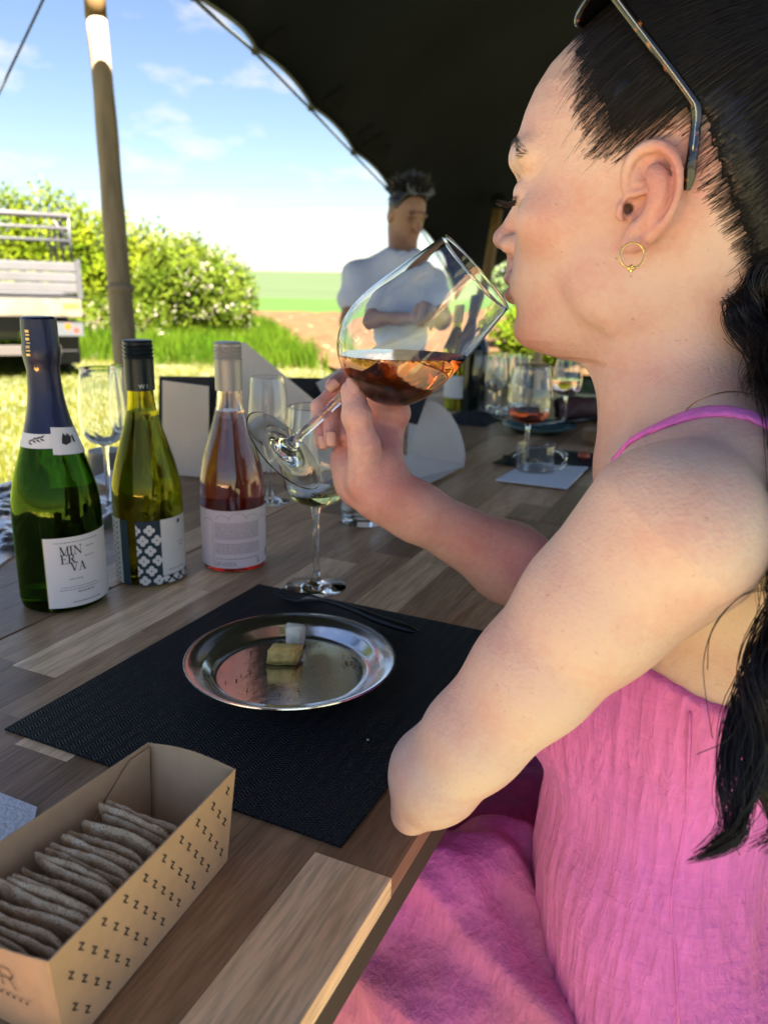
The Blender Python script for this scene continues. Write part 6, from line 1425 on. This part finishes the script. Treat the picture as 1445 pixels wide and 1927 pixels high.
for sh, el, hn in ((SHL, mp_(660, 606, -.02), mp_(770, 603, -.24)), (SHR, mp_(832, 606, .03), mp_(800, 588, -.22))):
    MS.cap(sh, el, .052, .042, .03); MS.cap(el, hn, .042, .028, .02); d = (hn-el)/np.linalg.norm(hn-el); MS.ell(hn+d*.05, (.045, .03, .035), None, .02)
    for k in range(4):
        b = hn+d*.07+UP*(.022-.015*k); MS.chain([b, b+d*.03+mf*.015, b+d*.035+mf*.0-UP*.02], [.0105, .0095, .008], .006)
V, Q = MS.mesh(mp_(590, 700, -.4)*0+np.minimum(mp_(590, 700, -.45), mp_(590, 300, .3))-.1, np.maximum(mp_(920, 300, .4), mp_(920, 300, -.4))+.15, .008, True)
m_mskin = skin_mat('tan_skin', (.30, .165, .105), (.26, .10, .07), (.20, .075, .06), .03)
man = thing('person', (mh[0], mh[1], 0), 'man in a white t-shirt with sunglasses on his head beyond the table', 'person')
me = mesh_np('body', V, Q, True); eye = np.zeros(len(V))
for s in (1, -1): eye = np.maximum(eye, blob(V, mq(.083, s*.03, .003), .013)); eye = np.maximum(eye, .8*blob(V, mq(.088, s*.033, .030), .012))
set_attr(me, 'tint', np.stack([.2+.3*blob(V, mq(.08, 0, -.03), .06), blob(V, mq(.082, 0, -.068), .018)*.8, np.clip(eye, 0, 1)], 1)); obj('body', me, m_mskin, man)
TS = Field(); tc0 = (SHL+SHR)/2
TS.ell(tc0-UP*.10, (.115, .150, .17), MM, .06); TS.ell(tc0-UP*.27, (.112, .140, .17), MM, .06); TS.cap(mp_(757, 498), tc0-UP*.02, .075, .08, .05)
TS.cap(mp_(735, 492), SHL, .05, .062, .04); TS.cap(mp_(778, 494), SHR, .05, .062, .04)
TS.cap(SHL, SHL*.55+mp_(660, 606, -.02)*.45, .066, .070, .03); TS.cap(SHR, SHR*.55+mp_(832, 606, .03)*.45, .066, .070, .03)
TS.add(lambda P: tc0[2]-.42-P[:, 2], tc0, 99, .01, 'i'); TS.cap(mp_(755, 440), mp_(758, 488), .060, .062, .008, 's')
V, Q = TS.mesh(tc0-np.array([.45, .45, .5]), tc0+np.array([.45, .45, .25]), .009, True); N = wrinkle(V, Q, 0, 0)
V = V+N*np.array([.016*mnoise.noise((p[0]*7+p[2]*4, p[1]*7, p[2]*9)) for p in V])[:, None]
obj('t_shirt', mesh_np('t_shirt', V, Q, True), mat('white_jersey', (.50, .53, .66, 1), .9, bump=.2, bscale=30), man)
JN = Field(); hp0 = np.array([tc0[0], tc0[1], .70])
JN.ell(hp0, (.13, .175, .13), MM, .05)
for s in (1, -1):
    JN.chain([hp0+ml*s*.09-UP*.02, hp0+ml*s*.13+mf*.34-UP*.05, hp0+ml*s*.13+mf*.32-UP*.62], [.09, .065, .055], .04)
V, Q = JN.mesh(hp0-np.array([.6, .6, .72]), hp0+np.array([.6, .6, .25]), .016, True); obj('jeans', mesh_np('jeans', V, Q, True), mat('blue_denim', (.03, .045, .09, 1), .85), man)
for s in (1, -1):
    bm = bmesh.new(); add_box(bm, hp0*np.array([1, 1, 0])+ml*s*.13+mf*.37+UP*.045, (.09, .24, .085), Matrix.Rotation(math.atan2(-mf[0], mf[1]), 3, 'Z'), .03); obj('shoe', bm_mesh(bm, 'shoe'), m_black, man)
HM2 = Field(); HM2.ell(mq(-.016, 0, .036), (.089, .073, .078), MH, .02); HM2.ell(mq(.03, 0, .095), (.055, .048, .034), MH, .03); HM2.ell(mq(.07, 0, .02), (.05, .09, .075), MH, .015, 's')
V, Q = HM2.mesh(mh-.16, mh+np.array([.16, .16, .2]), .007, True)
hs = V[rng.choice(np.where(((V-mh)@MM.T)[:, 2] > .07)[0], 420)]; dirs = (hs-mh); dirs /= np.linalg.norm(dirs, axis=1, keepdims=True); dirs = dirs+rng.normal(size=dirs.shape)*.35+UP*.5
Ph = np.stack([hs, hs+dirs*.012, hs+dirs*.024], 1); V2, Q2 = tubes(Ph, [.003, .0026, .001], 3); V, Q = join_np([(V, Q), (V2, Q2)])
obj('hair', mesh_np('hair', V, Q, True), m_hair, man)
sgm = thing('sunglasses', mq(.03, 0, .12), 'sunglasses perched on the man\'s dark hair', 'sunglasses')
for s in (1, -1):
    obj('temple', tube_mesh('temple', [mq(-.03, s*.083, .045), mq(.02, s*.084, .085), mq(.052, s*.080, .105)], .004, 6), m_black, sgm)
    c = mq(.058, s*.036, .118); obj('lens', lathe_mesh('lens', [(0, .002), (.026, .002), (.029, 0), (.026, -.002), (0, -.002)], 20, c, mf*.85+UP*.5), mat('grey_lens', (.12, .12, .13, 1), .1), sgm)
obj('bridge', tube_mesh('bridge', [mq(.066, -.012, .122), mq(.070, 0, .124), mq(.066, .012, .122)], .003, 6), m_black, sgm)
st = thing('stool', (hp0[0], hp0[1], 0), 'plain wooden stool under the man in the white t-shirt', 'stool')
obj('seat', lathe_mesh('seat', [(0, .585), (.16, .585), (.165, .575), (.16, .56), (0, .56)], 32, (hp0[0], hp0[1], 0)), mat('stool_wood', (.2, .12, .06, 1), .6), st)
for k in range(4): a = k*PI/2+.4; obj('leg', tube_mesh('leg', [(hp0[0]+.19*math.cos(a), hp0[1]+.19*math.sin(a), 0), (hp0[0]+.11*math.cos(a), hp0[1]+.11*math.sin(a), .57)], .016, 8), mat('stool_wood', (.2, .12, .06, 1), .6), st)

# ---- the guest whose hand rests on the far table
GD = Field(); g0 = at(1078, 768, 2.10); g1 = at(1150, 772, 2.02); el = at(1260, 800, 1.95); gs = np.array([1.02, 1.98, 1.02]); gc = np.array([1.18, 2.10, .80])
GD.cap(el, g1, .048, .036, .03); GD.cap(g1, g0, .036, .026, .02); GD.ell(g0+np.array([-.01, 0, -.004]), (.046, .042, .034), None, .02)
for k in range(4): b = g0+np.array([-.03, -.025+.017*k, .012]); GD.chain([b, b+np.array([-.025, -.006, -.006]), b+np.array([-.022, -.016, -.028])], [.0125, .0115, .0095], .006)
GD.cap(g0+np.array([.0, -.03, 0]), g0+np.array([-.035, -.05, -.012]), .013, .010, .01)
GD.cap(gs, el, .055, .046, .03)
GD.ell(np.array([1.16, 2.12, 1.25]), (.085, .095, .12), None, .03); GD.cap(np.array([1.17, 2.12, 1.17]), np.array([1.18, 2.12, 1.02]), .055, .06, .03); GD.cap(np.array([1.08, 2.09, 1.235]), np.array([1.068, 2.085, 1.225]), .013, .014, .015)
V, Q = GD.mesh((.45, 1.7, .70), (1.35, 2.35, 1.42), .008, True)
gst = thing('person', (gc[0], gc[1], 0), 'seated guest whose loosely closed hand rests on the farther table', 'person')
me = mesh_np('body', V, Q, True); set_attr(me, 'tint', np.zeros((len(V), 3))+.2); obj('body', me, skin_mat('deep_skin', (.13, .060, .050), (.15, .05, .045), (.1, .04, .04), .03), gst)
GT = Field(); GT.ell(gc, (.15, .2, .30), None, .05); GT.cap(gs, gs*.45+el*.55, .068, .060, .04); GT.cap(np.array([1.18, 2.12, 1.04]), gs, .07, .06, .05); GT.cap(np.array([1.18, 2.12, 1.04]), np.array([1.28, 2.28, 1.0]), .07, .06, .05)
GT.chain([gc-UP*.28, np.array([.75, 1.95, .52])], [.13, .08], .05)
V, Q = GT.mesh((.5, 1.6, .3), (1.5, 2.6, 1.2), .014, True); obj('shirt', mesh_np('shirt', V, Q, True), mat('dark_plum_cloth', (.02, .010, .014, 1), .9), gst)
GH = Field(); GH.ell(np.array([1.175, 2.13, 1.29]), (.090, .098, .105), None, .02); GH.ell(np.array([1.06, 2.08, 1.22]), (.06, .08, .09), None, .02, 's'); V, Q = GH.mesh((1.0, 1.95, 1.1), (1.35, 2.3, 1.5), .01, True); obj('hair', mesh_np('hair', V, Q, True), m_hair, gst)
for s in (1, -1): obj('trouser_leg', tube_mesh('trouser_leg', [(.80+.02*s, 1.95+.12*s, .50), (.78+.02*s, 1.95+.12*s, .02)], .065, 12), mat('dark_plum_cloth'), gst)
chair((1.2, 2.1, 0), PI/2+.35, 'dark chair under the guest at the farther table', m_pad, m_tube)

# ---- pale folding chair beyond the tables
fc = thing('folding_chair', (at(1010, 700, 3.4)[0], at(1010, 700, 3.4)[1], 0), 'pale slatted wooden folding chair beyond the farther table', 'chair')
m_pine = mat('pale_pine', (.52, .36, .18, 1), .6, var=.15, vscale=12)
for x0, y0, x1, y1 in ((968, 676, 1052, 704), (960, 690, 1046, 716), (1010, 664, 1018, 760), (965, 675, 985, 800), (1048, 698, 1058, 800)):
    obj('slat' if abs(x1-x0) > 30 else 'post', tube_mesh('slat', [at(x0, y0, 3.4), at((x0+x1)/2, (y0+y1)/2-3, 3.4), at(x1, y1, 3.42)], .020, 8), m_pine, fc)
a = at(965, 800, 3.4); b = at(1058, 800, 3.42); c_ = (a+b)/2
obj('seat', box_mesh('seat', (c_[0], c_[1]+.15, .45), (.36, .34, .025)), m_pine, fc)
for sx_ in (-.16, .16):
    for sy_ in (0, .3): obj('leg', tube_mesh('leg', [(c_[0]+sx_, c_[1]+sy_, 0), (c_[0]+sx_, c_[1]+sy_, .6 if sy_ == 0 else .45)], .016, 8), m_pine, fc)

# ================================================================== FLATBED TRUCK
tr = thing('flatbed_trailer', (-4.1, 9.0, 0), 'grey dropside flatbed trailer with ladder rails parked on the grass', 'trailer')
m_alu = mat('dull_aluminium', (.050, .050, .054, 1), .55, metal=.0, var=.1, vscale=4); m_wht = mat('dirty_white_paint', (.085, .078, .055, 1), .6, var=.3, vscale=7); m_gry = mat('grey_rail_paint', (.035, .037, .042, 1), .5); m_und = mat('chassis_black', (.015, .015, .016, 1), .7); m_rub = mat('tyre_rubber', (.018, .018, .018, 1), .85)
TX = np.array([.90, .436, -.012]); TX /= np.linalg.norm(TX); TY = np.array([-.436, .90, 0]); tO = at(153, 560, 8.4)
Rt = Matrix(((TX[0], TY[0], 0), (TX[1], TY[1], 0), (TX[2], TY[2], 1)))
def tb3(x, y, z): return tO+TX*x+TY*y+UP*z            # x to the right (negative leftwards), y away, z up from the bed corner
def tbox(name, x0, x1, y0, y1, z0, z1, m, bev=.006):
    bm = bmesh.new(); add_box(bm, tb3((x0+x1)/2, (y0+y1)/2, (z0+z1)/2), (x1-x0, y1-y0, z1-z0), Rt, bev); return obj(name, bm_mesh(bm, name), m, tr)
Wt, Lt = 1.95, 3.0
tbox('bed', -Wt, 0, 0.03, Lt, -.02, .02, m_alu)
for k in range(3): tbox('tailgate_board', -Wt+.03, -.03, 0, .028, .045+k*.105, .140+k*.105, m_alu, .010)
for k in range(3):
    tbox('side_board', -.03, 0, .05, Lt, .045+k*.105, .140+k*.105, m_alu); tbox('side_board', -Wt, -Wt+.03, .05, Lt, .045+k*.105, .140+k*.105, m_alu)
tbox('corner_post', -.03, .02, -.01, .045, -.02, .38, m_gry); tbox('corner_post', -Wt-.02, -Wt+.03, -.01, .045, -.02, .38, m_gry)
tbox('rear_beam', -Wt, 0, -.015, .03, -.20, -.025, m_wht, .01)
# ladder rails round the load bed
def rail(name, p, r, m): return obj(name, tube_mesh(name, p, r, 8), m, tr)
for z in (.56, .68, .80):
    rail('rail', [tb3(-Wt, .02, z), tb3(-.06, .02, z)], .018 if z < .8 else .030, m_alu if z > .6 else m_gry); rail('rail', [tb3(-.06, .02, z), tb3(-.06, Lt, z)], .016, m_gry)
for x in (-.06, -.98, -Wt+.04): rail('rail_post', [tb3(x, .02, .36), tb3(x, .02, .82)], .018, m_gry)
for y in (1.0, 2.0, Lt): rail('rail_post', [tb3(-.06, y, .36), tb3(-.06, y, .80)], .018, m_gry)
rail('rail_brace', [tb3(-.07, .02, .56), tb3(-.22, .02, .78)], .014, m_gry)
# under the bed: chassis, bumper, plate, lamps, wheels, cab beyond
tbox('chassis', -1.5, -.4, .1, Lt, -.36, -.20, m_und)
tbox('rear_bumper', -Wt+.05, -.24, .04, .10, -.60, -.50, mat('bumper_grey', (.045, .04, .035, 1), .6))
tbox('number_plate', -.60, -.36, -.01, .0, -.46, -.35, mat('yellow_plate', (.20, .11, .005, 1), .4))
def lampo(name, x, z, r, m): return obj(name, lathe_mesh(name, [(0, .012), (r*.8, .010), (r, 0), (r, -.02)], 18, tb3(x, .03, z), -TY), m, tr)
tbox('lamp_cluster', -.30, 0, .02, .07, -.40, -.25, mat('lamp_housing', (.05, .055, .06, 1), .4)); lampo('indicator_lamp', -.15, -.30, .042, mat('amber_lens', (.30, .06, .005, 1), .25)); lampo('tail_lamp', -.07, -.34, .035, mat('red_lens', (.45, .03, .02, 1), .25))
tbox('marker_sticker', -.19, -.03, -.019, -.0155, -.11, -.06, mat('orange_sticker', (.25, .13, .02, 1), .5), 0)
tbox('mud_flap', -.30, -.02, .35, .37, -.72, -.25, m_und)
for x in (-.18, -Wt+.18):
    for y in (.95, 1.75):
        w_ = obj('wheel', lathe_mesh('wheel', [(.16, -.09), (.28, -.10), (.33, -.07), (.34, 0), (.33, .07), (.28, .10), (.16, .09)], 28, tb3(x, y, -.52), TX), m_rub, tr)
        obj('rim', lathe_mesh('rim', [(0, .04), (.06, .06), (.10, .02), (.16, .085), (.165, -.085), (.10, -.03), (0, -.04)], 20, tb3(x, y, -.52), TX), m_alu, w_)
obj('spare_tank', lathe_mesh('spare_tank', [(0, -.16), (.10, -.16), (.11, -.14), (.11, .14), (.10, .16), (0, .16)], 20, tb3(-.78, .45, -.36), TX), mat('grey_tank', (.06, .066, .066, 1), .5), tr)
